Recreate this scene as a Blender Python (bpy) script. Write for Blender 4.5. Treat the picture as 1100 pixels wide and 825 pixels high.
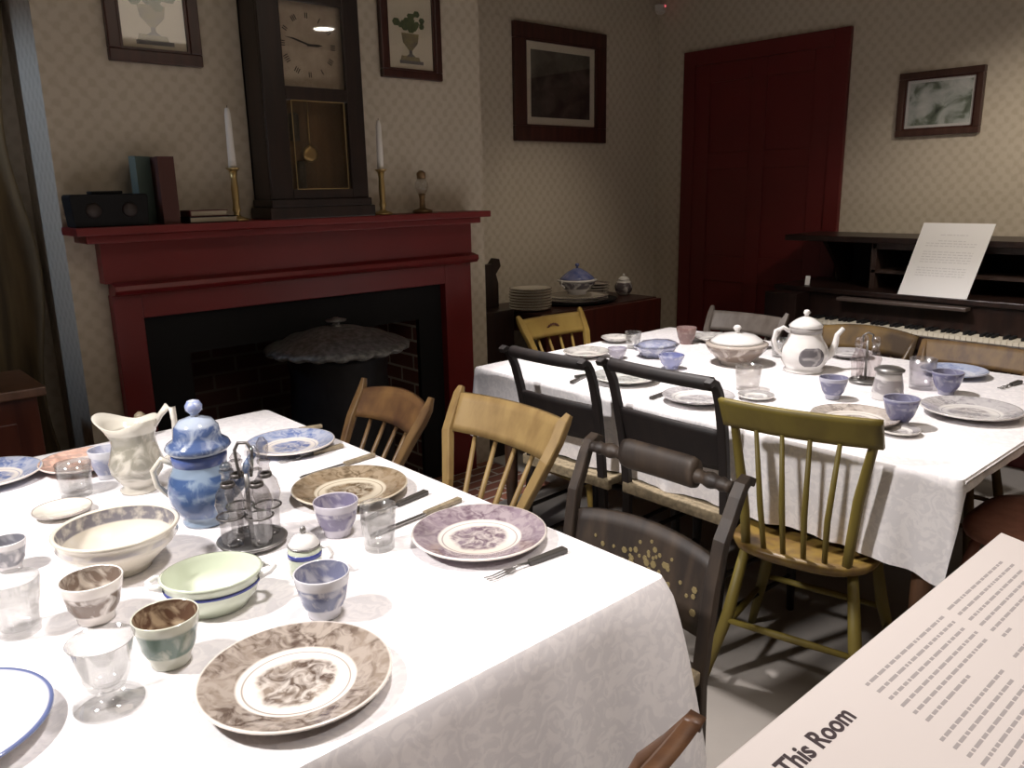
import bpy, math, random
from mathutils import Vector, Matrix
S = bpy.context.scene
for o in list(bpy.data.objects): bpy.data.objects.remove(o)
PI = math.pi
random.seed(4)
COL = S.collection

# ------------------------------------------------------------------ camera
FPX, YAW, PIT, ROL, CH = 866.0, math.radians(48.37), math.radians(13.67), math.radians(-1.125), 1.43
cy_, sy_, cp_, sp_ = math.cos(YAW), math.sin(YAW), math.cos(PIT), math.sin(PIT)
F_ = Vector((cy_*cp_, sy_*cp_, -sp_)); R0 = Vector((sy_, -cy_, 0)); U0 = R0.cross(F_)
R_ = math.cos(ROL)*R0 + math.sin(ROL)*U0
U_ = -math.sin(ROL)*R0 + math.cos(ROL)*U0
cam = bpy.data.cameras.new('camera'); co = bpy.data.objects.new('camera', cam); COL.objects.link(co)
co.matrix_world = Matrix(((R_.x, U_.x, -F_.x, 0), (R_.y, U_.y, -F_.y, 0), (R_.z, U_.z, -F_.z, CH), (0, 0, 0, 1)))
cam.sensor_width = 36; cam.lens = FPX*36/1100; cam.clip_start = .02
S.camera = co

def at(px, py, z):
    """where the sight line through a photo pixel meets the horizontal plane z"""
    d = F_ + R_*(px-550)/FPX - U_*(py-412.5)/FPX
    t = (z-CH)/d.z
    return Vector((d.x*t, d.y*t, z))

# ------------------------------------------------------------------ light
S.view_settings.view_transform = 'Standard'; S.view_settings.look = 'None'
S.view_settings.gamma = 1; S.view_settings.use_curve_mapping = False
S.view_settings.exposure = 0.0
w = bpy.data.worlds.new('world'); S.world = w; w.use_nodes = True
w.node_tree.nodes['Background'].inputs[0].default_value = (.5, .55, .7, 1)
w.node_tree.nodes['Background'].inputs[1].default_value = .05

def spot(name, loc, target, power, size, blend, col=(1, .86, .72), radius=.05):
    l = bpy.data.lights.new(name, 'SPOT'); l.energy = power; l.spot_size = math.radians(size); l.spot_blend = blend
    l.color = col; l.shadow_soft_size = radius
    o = bpy.data.objects.new(name, l); COL.objects.link(o); o.location = loc
    o.rotation_euler = (Vector(target)-Vector(loc)).to_track_quat('-Z', 'Y').to_euler(); return o
def area(name, loc, target, power, sx, sy, col):
    l = bpy.data.lights.new(name, 'AREA'); l.energy = power; l.shape = 'RECTANGLE'; l.size = sx; l.size_y = sy; l.color = col
    o = bpy.data.objects.new(name, l); COL.objects.link(o); o.location = loc
    o.rotation_euler = (Vector(target)-Vector(loc)).to_track_quat('-Z', 'Y').to_euler(); return o
spot('track_light_near_table', (-.75, 1.75, 2.50), (.52, 1.45, .73), 300, 60, .45, (1, .95, .93), .10)
spot('track_light_near_table_end', (.9, 1.0, 2.66), (.5, 1.5, .73), 120, 66, .5, (1, .94, .92), .12)
spot('sideboard_fill', (3.3, 2.2, 2.66), (3.35, 3.3, .6), 30, 62, .95, (1, .86, .68), .10)  # added fill, no fixture: lifts the dark sideboard recess
spot('track_light_far_table', (1.95, 1.95, 2.66), (2.55, 1.5, .73), 270, 72, .5, (1, .94, .92))
spot('track_light_right_wall', (2.9, .2, 2.66), (4.5, 1.35, 1.1), 125, 50, .9, (1, .88, .74))
spot('panel_fill', (.7, -.7, 2.66), (.85, .15, .95), 115, 40, .6, (1, .92, .90))  # added fill, no fixture: brightens the reading panel
area('ambient_fill', (1.6, .6, 2.68), (1.6, 1.0, 0), 20, 2.2, 1.8, (1, .86, .70))  # broad unseen fill added for the room's ambient level
spot('window_daylight', (-.5, 3.30, 2.25), (.735, 3.35, 1.45), 26, 50, .6, (.55, .72, 1), .12)

# ------------------------------------------------------------------ materials
MATS = {}
def mat(name, col, rough=.6, metal=0, spec=.5, noise=0, nscale=20, bump=0, coat=0, sheen=0, col2=None):
    if name in MATS: return MATS[name]
    m = bpy.data.materials.new(name); m.use_nodes = True; N = m.node_tree.nodes; L = m.node_tree.links
    b = N['Principled BSDF']; b.inputs['Base Color'].default_value = (*col, 1); b.inputs['Roughness'].default_value = rough
    b.inputs['Metallic'].default_value = metal; b.inputs['Specular IOR Level'].default_value = spec
    b.inputs['Coat Weight'].default_value = coat; b.inputs['Sheen Weight'].default_value = sheen
    tc = N.new('ShaderNodeTexCoord'); nz = N.new('ShaderNodeTexNoise'); nz.inputs['Scale'].default_value = nscale
    nz.inputs['Detail'].default_value = 5; L.new(tc.outputs['Object'], nz.inputs['Vector'])
    if noise or col2:
        r = N.new('ShaderNodeValToRGB'); r.color_ramp.elements[0].position = .35; r.color_ramp.elements[1].position = .65
        c2 = col2 or tuple(c*(1-noise) for c in col)
        r.color_ramp.elements[0].color = (*c2, 1); r.color_ramp.elements[1].color = (*col, 1)
        L.new(nz.outputs['Fac'], r.inputs[0]); L.new(r.outputs[0], b.inputs['Base Color'])
    if bump:
        bp = N.new('ShaderNodeBump'); bp.inputs['Strength'].default_value = bump; bp.inputs['Distance'].default_value = .004
        L.new(nz.outputs['Fac'], bp.inputs['Height']); L.new(bp.outputs[0], b.inputs['Normal'])
    MATS[name] = m; return m

def math_node(N, L, op, a, b=None, c=None):
    n = N.new('ShaderNodeMath'); n.operation = op
    for i, v in enumerate((a, b, c)):
        if v is None: continue
        if hasattr(v, 'links'): L.new(v, n.inputs[i])
        else: n.inputs[i].default_value = v
    return n.outputs[0]
def mix(N, L, fac, a, b):
    n = N.new('ShaderNodeMix'); n.data_type = 'RGBA'
    if hasattr(fac, 'links'): L.new(fac, n.inputs[0])
    else: n.inputs[0].default_value = fac
    for v, i in ((a, 6), (b, 7)):
        if hasattr(v, 'links'): L.new(v, n.inputs[i])
        else: n.inputs[i].default_value = (*v, 1)
    return n.outputs[2]
def step(N, L, v, lo, hi):
    n = N.new('ShaderNodeMapRange'); L.new(v, n.inputs[0]); n.inputs[1].default_value = lo; n.inputs[2].default_value = hi
    n.clamp = True; return n.outputs[0]

def plate_mat(name, R, ink, bg=(.78, .72, .66), ink2=None, centre=True, rim=True, edge=None, rz=.60):
    """transfer-printed ware: rim band of scrollwork, plain ring, printed scene in the middle"""
    m = bpy.data.materials.new(name); m.use_nodes = True; N = m.node_tree.nodes; L = m.node_tree.links
    b = N['Principled BSDF']; b.inputs['Roughness'].default_value = .12; b.inputs['Coat Weight'].default_value = .5
    tc = N.new('ShaderNodeTexCoord'); sx = N.new('ShaderNodeSeparateXYZ'); L.new(tc.outputs['Object'], sx.inputs[0])
    x, y = sx.outputs[0], sx.outputs[1]
    r = math_node(N, L, 'SQRT', math_node(N, L, 'ADD', math_node(N, L, 'MULTIPLY', x, x), math_node(N, L, 'MULTIPLY', y, y)))
    r = math_node(N, L, 'DIVIDE', r, R)
    nz = N.new('ShaderNodeTexNoise'); nz.inputs['Scale'].default_value = 34; nz.inputs['Detail'].default_value = 6; nz.inputs['Distortion'].default_value = 1.6
    L.new(tc.outputs['Object'], nz.inputs['Vector'])
    n2 = N.new('ShaderNodeTexNoise'); n2.inputs['Scale'].default_value = 15; n2.inputs['Detail'].default_value = 5; n2.inputs['Distortion'].default_value = .8
    L.new(tc.outputs['Object'], n2.inputs['Vector'])
    pat = step(N, L, nz.outputs['Fac'], .40, .60)
    band = math_node(N, L, 'MULTIPLY', step(N, L, r, rz, rz+.03), step(N, L, r, .985, .96))
    inner = step(N, L, math_node(N, L, 'ADD', r, math_node(N, L, 'MULTIPLY', math_node(N, L, 'SUBTRACT', n2.outputs['Fac'], .5), .25)), .46, .38)
    ik = mix(N, L, step(N, L, n2.outputs['Fac'], .42, .6), ink, ink2 or tuple(min(1, c*1.9) for c in ink))
    out = bg
    if rim:
        light = tuple(i*.80+g*.20 for i, g in zip(ink2 or ink, bg))
        rp = mix(N, L, pat, ik, light)
        out = mix(N, L, band, out, rp)
        line = math_node(N, L, 'MULTIPLY', step(N, L, r, .535, .545), step(N, L, r, .565, .555))
        out = mix(N, L, math_node(N, L, 'MULTIPLY', line, .6), out, ink)
    if centre:
        pc = step(N, L, nz.outputs['Fac'], .62, .40)
        out = mix(N, L, math_node(N, L, 'MULTIPLY', inner, math_node(N, L, 'ADD', math_node(N, L, 'MULTIPLY', pc, .62), .38)), out, ik)
    if edge:
        out = mix(N, L, step(N, L, r, .93, .96), out, edge)
    if hasattr(out, 'links'): L.new(out, b.inputs['Base Color'])
    else: b.inputs['Base Color'].default_value = (*out, 1)
    return m

def ware_mat(name, ink, bg=(.75, .70, .66), z0=.01, z1=.07, inside=None, amount=1, scale=30, rin=None):
    """printed hollow ware: pattern between two heights, optionally a darker print inside the lip"""
    m = bpy.data.materials.new(name); m.use_nodes = True; N = m.node_tree.nodes; L = m.node_tree.links
    b = N['Principled BSDF']; b.inputs['Roughness'].default_value = .14; b.inputs['Coat Weight'].default_value = .4
    tc = N.new('ShaderNodeTexCoord'); sx = N.new('ShaderNodeSeparateXYZ'); L.new(tc.outputs['Object'], sx.inputs[0])
    z = sx.outputs[2]
    nz = N.new('ShaderNodeTexNoise'); nz.inputs['Scale'].default_value = scale; nz.inputs['Detail'].default_value = 5; nz.inputs['Distortion'].default_value = 1.2
    L.new(tc.outputs['Object'], nz.inputs['Vector'])
    band = math_node(N, L, 'MULTIPLY', step(N, L, z, z0, z0+.004), step(N, L, z, z1, z1-.004))
    pat = step(N, L, nz.outputs['Fac'], .66, .48)
    f = math_node(N, L, 'MULTIPLY', math_node(N, L, 'MULTIPLY', band, pat), amount)
    out = mix(N, L, f, bg, ink)
    L.new(out, b.inputs['Base Color']); return m

def zone_mat(name, bg, band, z0, z1):
    m = bpy.data.materials.new(name); m.use_nodes = True; N = m.node_tree.nodes; L = m.node_tree.links
    b = N['Principled BSDF']; b.inputs['Roughness'].default_value = .12; b.inputs['Coat Weight'].default_value = .5
    tc = N.new('ShaderNodeTexCoord'); sx = N.new('ShaderNodeSeparateXYZ'); L.new(tc.outputs['Object'], sx.inputs[0]); z = sx.outputs[2]
    nz = N.new('ShaderNodeTexNoise'); nz.inputs['Scale'].default_value = 60; L.new(tc.outputs['Object'], nz.inputs['Vector'])
    f = math_node(N, L, 'MULTIPLY', step(N, L, z, z0, z0+.003), step(N, L, z, z1, z1-.001))
    f = math_node(N, L, 'MULTIPLY', f, step(N, L, nz.outputs['Fac'], .85, .45))
    L.new(mix(N, L, f, bg, band), b.inputs['Base Color']); return m

def glass_mat(name, tint=(.86, .86, .855), rough=.03, gl=.45):
    m = bpy.data.materials.new(name); m.use_nodes = True; N = m.node_tree.nodes; L = m.node_tree.links
    N.remove(N['Principled BSDF']); out = N['Material Output']
    t = N.new('ShaderNodeBsdfTransparent'); t.inputs[0].default_value = (*tint, 1)
    g = N.new('ShaderNodeBsdfGlossy'); g.inputs['Roughness'].default_value = rough; g.inputs[0].default_value = (.9, .9, .9, 1)
    lw = N.new('ShaderNodeLayerWeight'); lw.inputs[0].default_value = .35
    f = math_node(N, L, 'ADD', math_node(N, L, 'MULTIPLY', lw.outputs['Facing'], gl), .05)
    mx = N.new('ShaderNodeMixShader'); L.new(f, mx.inputs[0]); L.new(t.outputs[0], mx.inputs[1]); L.new(g.outputs[0], mx.inputs[2])
    L.new(mx.outputs[0], out.inputs[0]); return m

def wallpaper():
    m = bpy.data.materials.new('wallpaper'); m.use_nodes = True; N = m.node_tree.nodes; L = m.node_tree.links
    b = N['Principled BSDF']; b.inputs['Roughness'].default_value = .85
    tc = N.new('ShaderNodeTexCoord'); sx = N.new('ShaderNodeSeparateXYZ'); L.new(tc.outputs['Object'], sx.inputs[0])
    h = math_node(N, L, 'ADD', sx.outputs[0], sx.outputs[1])
    k = 2*PI/.062
    a = math_node(N, L, 'SINE', math_node(N, L, 'MULTIPLY', h, k))
    c = math_node(N, L, 'SINE', math_node(N, L, 'MULTIPLY', sx.outputs[2], k*.9))
    s = math_node(N, L, 'MULTIPLY', a, c)
    nz = N.new('ShaderNodeTexNoise'); nz.inputs['Scale'].default_value = 45; L.new(tc.outputs['Object'], nz.inputs['Vector'])
    s = math_node(N, L, 'ADD', s, math_node(N, L, 'MULTIPLY', math_node(N, L, 'SUBTRACT', nz.outputs['Fac'], .5), 2.4))
    out = mix(N, L, step(N, L, s, -.3, .7), (.54, .48, .39), (.47, .41, .32))
    L.new(out, b.inputs['Base Color']); return m

def brick(name, c1, c2, mortar, axis='XZ', sc=1.0):
    m = bpy.data.materials.new(name); m.use_nodes = True; N = m.node_tree.nodes; L = m.node_tree.links
    b = N['Principled BSDF']; b.inputs['Roughness'].default_value = .85
    tc = N.new('ShaderNodeTexCoord'); sx = N.new('ShaderNodeSeparateXYZ'); L.new(tc.outputs['Object'], sx.inputs[0])
    cb = N.new('ShaderNodeCombineXYZ')
    L.new(sx.outputs['XYZ'.index(axis[0])], cb.inputs[0]); L.new(sx.outputs['XYZ'.index(axis[1])], cb.inputs[1])
    t = N.new('ShaderNodeTexBrick'); L.new(cb.outputs[0], t.inputs['Vector'])
    t.inputs['Scale'].default_value = 1; t.inputs['Brick Width'].default_value = .21*sc; t.inputs['Row Height'].default_value = .072*sc
    t.inputs['Mortar Size'].default_value = .006; t.inputs['Color1'].default_value = (*c1, 1); t.inputs['Color2'].default_value = (*c2, 1); t.inputs['Mortar'].default_value = (*mortar, 1)
    L.new(t.outputs[0], b.inputs['Base Color']); return m

def wood(name, c1, c2, rough=.4, scale=9, stretch=(1, 1, .12)):
    if name in MATS: return MATS[name]
    m = bpy.data.materials.new(name); m.use_nodes = True; N = m.node_tree.nodes; L = m.node_tree.links
    b = N['Principled BSDF']; b.inputs['Roughness'].default_value = rough
    tc = N.new('ShaderNodeTexCoord'); mp = N.new('ShaderNodeMapping'); mp.inputs['Scale'].default_value = stretch
    L.new(tc.outputs['Object'], mp.inputs[0]); nz = N.new('ShaderNodeTexNoise'); nz.inputs['Scale'].default_value = scale*3; nz.inputs['Detail'].default_value = 6
    L.new(mp.outputs[0], nz.inputs['Vector'])
    L.new(mix(N, L, step(N, L, nz.outputs['Fac'], .38, .66), c1, c2), b.inputs['Base Color'])
    MATS[name] = m; return m

def cloth_mat():
    m = bpy.data.materials.new('white_damask_linen'); m.use_nodes = True; N = m.node_tree.nodes; L = m.node_tree.links
    b = N['Principled BSDF']; b.inputs['Roughness'].default_value = .75; b.inputs['Sheen Weight'].default_value = .15
    tc = N.new('ShaderNodeTexCoord')
    nz = N.new('ShaderNodeTexNoise'); nz.inputs['Scale'].default_value = 26; nz.inputs['Detail'].default_value = 3; nz.inputs['Distortion'].default_value = 2.2
    L.new(tc.outputs['Object'], nz.inputs['Vector'])
    p = step(N, L, nz.outputs['Fac'], .44, .54)
    L.new(mix(N, L, p, (.86, .83, .83), (.77, .745, .755)), b.inputs['Base Color'])
    bp = N.new('ShaderNodeBump'); bp.inputs['Strength'].default_value = .12; bp.inputs['Distance'].default_value = .003
    L.new(nz.outputs['Fac'], bp.inputs['Height']); L.new(bp.outputs[0], b.inputs['Normal'])
    return m

WP = wallpaper(); CLOTH = cloth_mat(); GLASS = glass_mat('clear_glass')
RED = mat('dark_red_paint', (.17, .013, .014), .38, noise=.12, nscale=4)
REDD = mat('door_red_paint', (.115, .009, .009), .5, noise=.12, nscale=3)
DWOOD = wood('dark_walnut', (.012, .006, .005), (.024, .011, .008), .35)
BWOOD = wood('brown_wood', (.11, .052, .024), (.06, .027, .014), .45)
TANW = wood('tan_maple', (.27, .180, .068), (.20, .125, .046), .5)
YEL = wood('mustard_paint', (.185, .142, .024), (.135, .10, .018), .55, 4)
YELL = wood('light_yellow_paint', (.40, .27, .07), (.32, .20, .05), .45, 4)
BLK = wood('black_brown_paint', (.008, .005, .005), (.014, .009, .008), .6)
BLKP = wood('worn_brown_black_paint', (.018, .012, .009), (.050, .033, .021), .55)
GREYW = wood('dusty_grey_brown_wood', (.12, .10, .085), (.085, .068, .055), .5)
MAHO = wood('red_mahogany', (.085, .018, .012), (.055, .012, .009), .35)
BLACK = mat('matt_black', (.007, .007, .008), .7, spec=.25)
IRON = mat('cast_iron', (.018, .018, .022), .5, metal=.3, noise=.4, nscale=12)
PEWTER = mat('pewter', (.32, .31, .30), .4, metal=.85, noise=.4, nscale=25, bump=.3)
STEEL = mat('steel', (.35, .34, .33), .3, metal=.9)
BRASS = mat('brass', (.52, .38, .17), .32, metal=.85)
WAX = mat('white_wax', (.72, .69, .64), .5)
PAPER = mat('paper', (.83, .83, .84), .7)
INK = mat('black_ink', (.03, .03, .035), .7)
GREY_INK = mat('grey_print', (.40, .37, .37), .8)
CREAM = mat('cream_glaze', (.66, .62, .53), .15, coat=.4)
WHITEW = mat('white_glaze', (.76, .74, .72), .15, coat=.4)
GREENW = mat('pale_green_glaze', (.62, .67, .54), .15, coat=.4)
BLUEB = mat('cobalt_band', (.05, .065, .26), .2)
HORN = mat('horn_handle', (.33, .27, .18), .4, noise=.4, nscale=60)
DHORN = mat('dark_handle', (.05, .045, .04), .4)
RUSH = mat('rush_seat', (.30, .24, .15), .8, noise=.4, nscale=60, bump=.5)
GOLDP = mat('gold_stencil', (.24, .19, .09), .5)
DKP = mat('plate_foot', (.6, .56, .5), .3)

# ------------------------------------------------------------------ mesh helpers
class MB:
    def __init__(s): s.v = []; s.f = []; s.sm = []
    def add(s, vs, fs, smooth=False):
        n = len(s.v); s.v += [tuple(v) for v in vs]; s.f += [tuple(i+n for i in f) for f in fs]; s.sm += [smooth]*len(fs); return s
    def box(s, x0, x1, y0, y1, z0, z1):
        return s.add([(x0,y0,z0),(x1,y0,z0),(x1,y1,z0),(x0,y1,z0),(x0,y0,z1),(x1,y0,z1),(x1,y1,z1),(x0,y1,z1)],
                     [(0,3,2,1),(4,5,6,7),(0,1,5,4),(1,2,6,5),(2,3,7,6),(3,0,4,7)])
    def lathe(s, prof, n=36, c=(0, 0, 0), sx=1, sy=1, rf=None):
        vs = []; fs = []; m = len(prof)
        for (r, z) in prof:
            for k in range(n):
                a = 2*PI*k/n; q = rf(a, r, z) if rf else (r, z)
                vs.append((c[0]+q[0]*math.cos(a)*sx, c[1]+q[0]*math.sin(a)*sy, c[2]+q[1]))
        for i in range(m-1):
            for k in range(n):
                k2 = (k+1) % n; fs.append((i*n+k, i*n+k2, (i+1)*n+k2, (i+1)*n+k))
        return s.add(vs, fs, True)
    def tube(s, pts, r, n=10, flat=None):
        """sweep a circle (or a flat section: (width_x, thickness)) along pts"""
        pts = [Vector(p) for p in pts]; m = len(pts); rr = r if isinstance(r, (list, tuple)) else [r]*m
        vs = []; fs = []; up = None
        for i, p in enumerate(pts):
            t = (pts[min(i+1, m-1)]-pts[max(i-1, 0)]).normalized()
            if up is None:
                up = Vector((1, 0, 0)) if flat else (Vector((0, 0, 1)) if abs(t.z) < .9 else Vector((1, 0, 0)))
            a = (up - t*up.dot(t)).normalized(); b = t.cross(a); up = a
            if flat:
                wx, th = flat[0]*rr[i]/2, flat[1]*rr[i]/2
                for (u, w_) in ((-1,-.7),(-.85,-1),(.85,-1),(1,-.7),(1,.7),(.85,1),(-.85,1),(-1,.7)): vs.append(p+a*u*wx+b*w_*th)
            else:
                for k in range(n): vs.append(p+(a*math.cos(2*PI*k/n)+b*math.sin(2*PI*k/n))*rr[i])
        q = 8 if flat else n
        for i in range(m-1):
            for k in range(q): fs.append((i*q+k, i*q+(k+1) % q, (i+1)*q+(k+1) % q, (i+1)*q+k))
        fs.append(tuple(range(q-1, -1, -1))); fs.append(tuple((m-1)*q+k for k in range(q)))
        return s.add(vs, fs, not flat)
    def slab(s, nu, nv, fn, smooth=True):
        """closed slab: fn(u,v) in 0..1 gives (front point, back point)"""
        A = []; B = []
        for i in range(nu+1):
            for j in range(nv+1):
                a, b = fn(i/nu, j/nv); A.append(a); B.append(b)
        n = len(A); W = nv+1; fs = []
        for i in range(nu):
            for j in range(nv):
                q = (i*W+j, (i+1)*W+j, (i+1)*W+j+1, i*W+j+1); fs.append(q); fs.append(tuple(n+k for k in reversed(q)))
        for i in range(nu):
            fs.append((i*W, n+i*W, n+(i+1)*W, (i+1)*W)); fs.append((i*W+nv, (i+1)*W+nv, n+(i+1)*W+nv, n+i*W+nv))
        for j in range(nv):
            fs.append((j, j+1, n+j+1, n+j)); e = nu*W; fs.append((e+j, n+e+j, n+e+j+1, e+j+1))
        return s.add(A+B, fs, smooth)
    def prism(s, pts, d, ax='z', base=0):
        """extrude a 2D outline; ax is the extrusion axis"""
        n = len(pts); f = {'z': lambda p, h: (p[0], p[1], h), 'y': lambda p, h: (p[0], h, p[1]), 'x': lambda p, h: (h, p[0], p[1])}[ax]
        vs = [f(p, base) for p in pts]+[f(p, base+d) for p in pts]
        fs = [tuple(range(n-1, -1, -1)), tuple(range(n, 2*n))]+[(i, (i+1) % n, n+(i+1) % n, n+i) for i in range(n)]
        return s.add(vs, fs)
    def ring(s, x0, x1, z0, z1, wd, y0, y1):
        """picture-frame bars in the x-z plane"""
        s.box(x0, x1, y0, y1, z0, z0+wd); s.box(x0, x1, y0, y1, z1-wd, z1)
        s.box(x0, x0+wd, y0, y1, z0+wd, z1-wd); s.box(x1-wd, x1, y0, y1, z0+wd, z1-wd); return s
    def rot(s, M):
        s.v = [tuple(M @ Vector(v)) for v in s.v]; return s
    def build(s, name, m, parent=None, loc=None, rz=0, bevel=0):
        me = bpy.data.meshes.new(name); me.from_pydata(s.v, [], s.f); me.update()
        import bmesh
        b = bmesh.new(); b.from_mesh(me); bmesh.ops.recalc_face_normals(b, faces=b.faces); b.to_mesh(me); b.free()
        for p, q in zip(me.polygons, s.sm): p.use_smooth = q
        me.materials.append(m)
        o = bpy.data.objects.new(name, me); COL.objects.link(o)
        if parent: o.parent = parent
        if loc is not None: o.location = loc
        o.rotation_euler[2] = rz
        if bevel:
            bm = o.modifiers.new('bevel', 'BEVEL'); bm.width = bevel; bm.segments = 2; bm.limit_method = 'ANGLE'
        return o

def tag(o, label, cat, group=None, kind=None):
    o['label'] = label; o['category'] = cat
    if group: o['group'] = group
    if kind: o['kind'] = kind
    return o
def thing(name, label, cat, loc=(0, 0, 0), rz=0, group=None):
    o = bpy.data.objects.new(name, None); o.empty_display_size = .05; COL.objects.link(o)
    o.location = loc; o.rotation_euler[2] = rz; return tag(o, label, cat, group)
def struct(o): o['kind'] = 'structure'; return o
def dup(o, loc, rz=None, label=None, group=None):
    c = o.copy(); COL.objects.link(c); c.location = loc
    if rz is not None: c.rotation_euler[2] = rz
    if label: c['label'] = label
    if group: c['group'] = group
    for ch in o.children:
        d = ch.copy(); COL.objects.link(d); d.parent = c
        for g in ch.children:
            e = g.copy(); COL.objects.link(e); e.parent = d
    return c

# ------------------------------------------------------------------ room
CEIL = 2.72
XL, XR, YB, YF, YR = -1.3, 4.5, -1.2, 3.15, 3.55       # left wall, right wall, behind camera, chimney breast face, recess wall
FLOORM = mat('grey_painted_floor', (.36, .33, .30), .45, noise=.15, nscale=3)
struct(MB().box(XL, XR, YB, YR, -.1, 0).build('floor', FLOORM))
struct(MB().box(XL, XR, YB, YR, CEIL, CEIL+.1).build('ceiling', mat('ceiling_plaster', (.30, .27, .23), .9)))
struct(MB().box(XR, XR+.1, YB, YR, 0, CEIL).build('wall_right', WP))
struct(MB().box(XL-.1, XL, YB, YR, 0, CEIL).build('wall_left', WP))
struct(MB().box(XL, XR, YB-.1, YB, 0, CEIL).build('wall_front', WP))
struct(MB().box(XL, XR, YR, YR+.1, 0, CEIL).build('wall_back', WP))
BX0, BX1 = .735, 2.632
struct(MB().box(BX0, .96, YF, YR, 0, CEIL).box(2.335, BX1, YF, YR, 0, CEIL).box(.96, 2.335, YF, YR, .99, CEIL).build('wall_fireplace', WP))
# recessed ceiling lamps
em = bpy.data.materials.new('lamp_lens'); em.use_nodes = True; em.node_tree.nodes['Principled BSDF'].inputs['Emission Color'].default_value = (1, .95, .88, 1); em.node_tree.nodes['Principled BSDF'].inputs['Emission Strength'].default_value = 14
cl = thing('ceiling_lamp', 'round ceiling lamp mirrored as a bright oval in the clock glass', 'lamp', (3.58, -.27, CEIL))
MB().lathe([(.085, 0), (.105, 0), (.105, -.012), (.085, -.012)], 36).build('trim_ring', mat('lamp_trim', (.6, .6, .6), .5), cl)
MB().lathe([(0, -.004), (.084, -.004), (.084, -.008), (0, -.008)], 36).build('lens', em, cl)
# baseboards
BBM = mat('baseboard_paint', (.13, .012, .010), .5)
struct(MB().box(BX1, XR, YR-.02, YR, 0, .14).build('baseboard_back', BBM))
struct(MB().box(XR-.02, XR, YB, 2.2, 0, .14).build('baseboard_right', BBM))

# hearth of brick, with its pale kerb
HB = brick('hearth_brick', (.22, .085, .05), (.16, .06, .04), (.40, .36, .31), 'XY')
struct(MB().box(.95, 2.62, 2.66, YF, 0, .015).build('trim_1', HB))
struct(MB().box(.85, 2.70, 2.60, 2.66, 0, .02).box(.85, .95, 2.66, YF, 0, .02).box(2.62, 2.70, 2.66, YF, 0, .02).build('trim_2', mat('pale_stone', (.38, .36, .34), .7)))

# ------------------------------------------------------------------ fireplace
fp = thing('fireplace_mantel', 'dark red painted wooden mantelpiece around the black fireplace opening', 'mantelpiece', (1.62, 3.12, 0))
def rel(o_, v): return (v[0]-o_.location.x, v[1]-o_.location.y, v[2]-o_.location.z)
def P(mb, name, m, parent, bevel=0):
    """part given in world coordinates, re-based on its thing"""
    L = parent.location if not parent.parent else parent.parent.location
    mb.v = [(a-L.x, b-L.y, c-L.z) for a, b, c in mb.v]
    return mb.build(name, m, parent, bevel=bevel)
P(MB().box(.73, 2.52, 2.96, YF, 1.300, 1.328).box(.765, 2.485, 2.995, YF, 1.272, 1.300), 'mantel_shelf', RED, fp, .004)
P(MB().box(.83, 2.50, 3.09, YF, 1.125, 1.272), 'frieze', RED, fp)
P(MB().prism([(3.13, 1.075), (3.06, 1.085), (3.045, 1.10), (3.05, 1.118), (3.09, 1.128), (3.13, 1.128)], 1.66, 'x', .85), 'moulding', RED, fp, .002)
P(MB().box(.85, .95, 3.10, YF, 0, 1.08), 'pilaster', RED, fp, .003)
P(MB().box(2.34, 2.50, 3.10, YF, 0, 1.08), 'pilaster', RED, fp, .003)
P(MB().box(.95, 2.34, 3.10, YF, .99, 1.08), 'lintel', RED, fp, .003)
# black surround and brick firebox
fb = thing('fireplace_insert', 'black iron surround and dark brick firebox inside the red mantel', 'fireplace', (1.65, 3.3, 0))
P(MB().box(.96, 1.115, 3.135, 3.16, 0, .99).box(2.20, 2.335, 3.135, 3.16, 0, .99).box(1.115, 2.20, 3.135, 3.16, .83, .99), 'surround', BLACK, fb)
P(MB().box(.96, 2.335, 3.50, 3.53, 0, .985), 'brick_back', brick('dark_back_brick', (.060, .018, .014), (.045, .015, .012), (.095, .075, .065), 'XZ'), fb)  # dark brick tones across the whole back
P(MB().box(2.20, 2.235, 3.162, 3.50, 0, .83), 'brick_side', brick('lit_side_brick', (.16, .055, .04), (.11, .04, .03), (.45, .40, .35), 'YZ'), fb)  # light falling on this right reveal is painted in as paler brick
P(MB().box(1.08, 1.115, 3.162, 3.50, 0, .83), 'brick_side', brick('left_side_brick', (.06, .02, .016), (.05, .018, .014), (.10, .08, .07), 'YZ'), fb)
P(MB().box(1.115, 2.20, 3.162, 3.50, .83, .86), 'throat', BLACK, fb)

# iron stove pot with an ornate grey lid
pc = (1.66, 2.96); LIDM = mat('tarnished_lid', (.24, .24, .235), .45, metal=.35, noise=.6, nscale=45, bump=.6)
st = thing('iron_stove', 'black round iron stove with broad grey fluted lid before the fireplace', 'stove', (pc[0], pc[1], .015))
MB().lathe([(0, .09), (.16, .09), (.205, .13), (.215, .25), (.21, .5), (.20, .68), (.21, .74), (.21, .765), (0, .765)], 40).build('body', IRON, st)
MB().lathe([(0, .765), (.24, .768), (.275, .780), (.290, .788), (.292, .797), (.268, .808), (.250, .806), (.20, .836), (.18, .836), (.10, .862), (.04, .872), (0, .874)], 96,
           rf=lambda a, r, z: (r*(1+(.035*abs(math.sin(a*10)) if r > .27 else 0)), z-(.010*abs(math.sin(a*10)) if r > .27 else 0))).build('lid', LIDM, st)
MB().lathe([(0, .870), (.03, .872), (.016, .878), (.013, .886), (.040, .892), (.044, .898), (.018, .904), (.010, .908), (0, .910)], 24).build('finial', LIDM, st)
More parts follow.
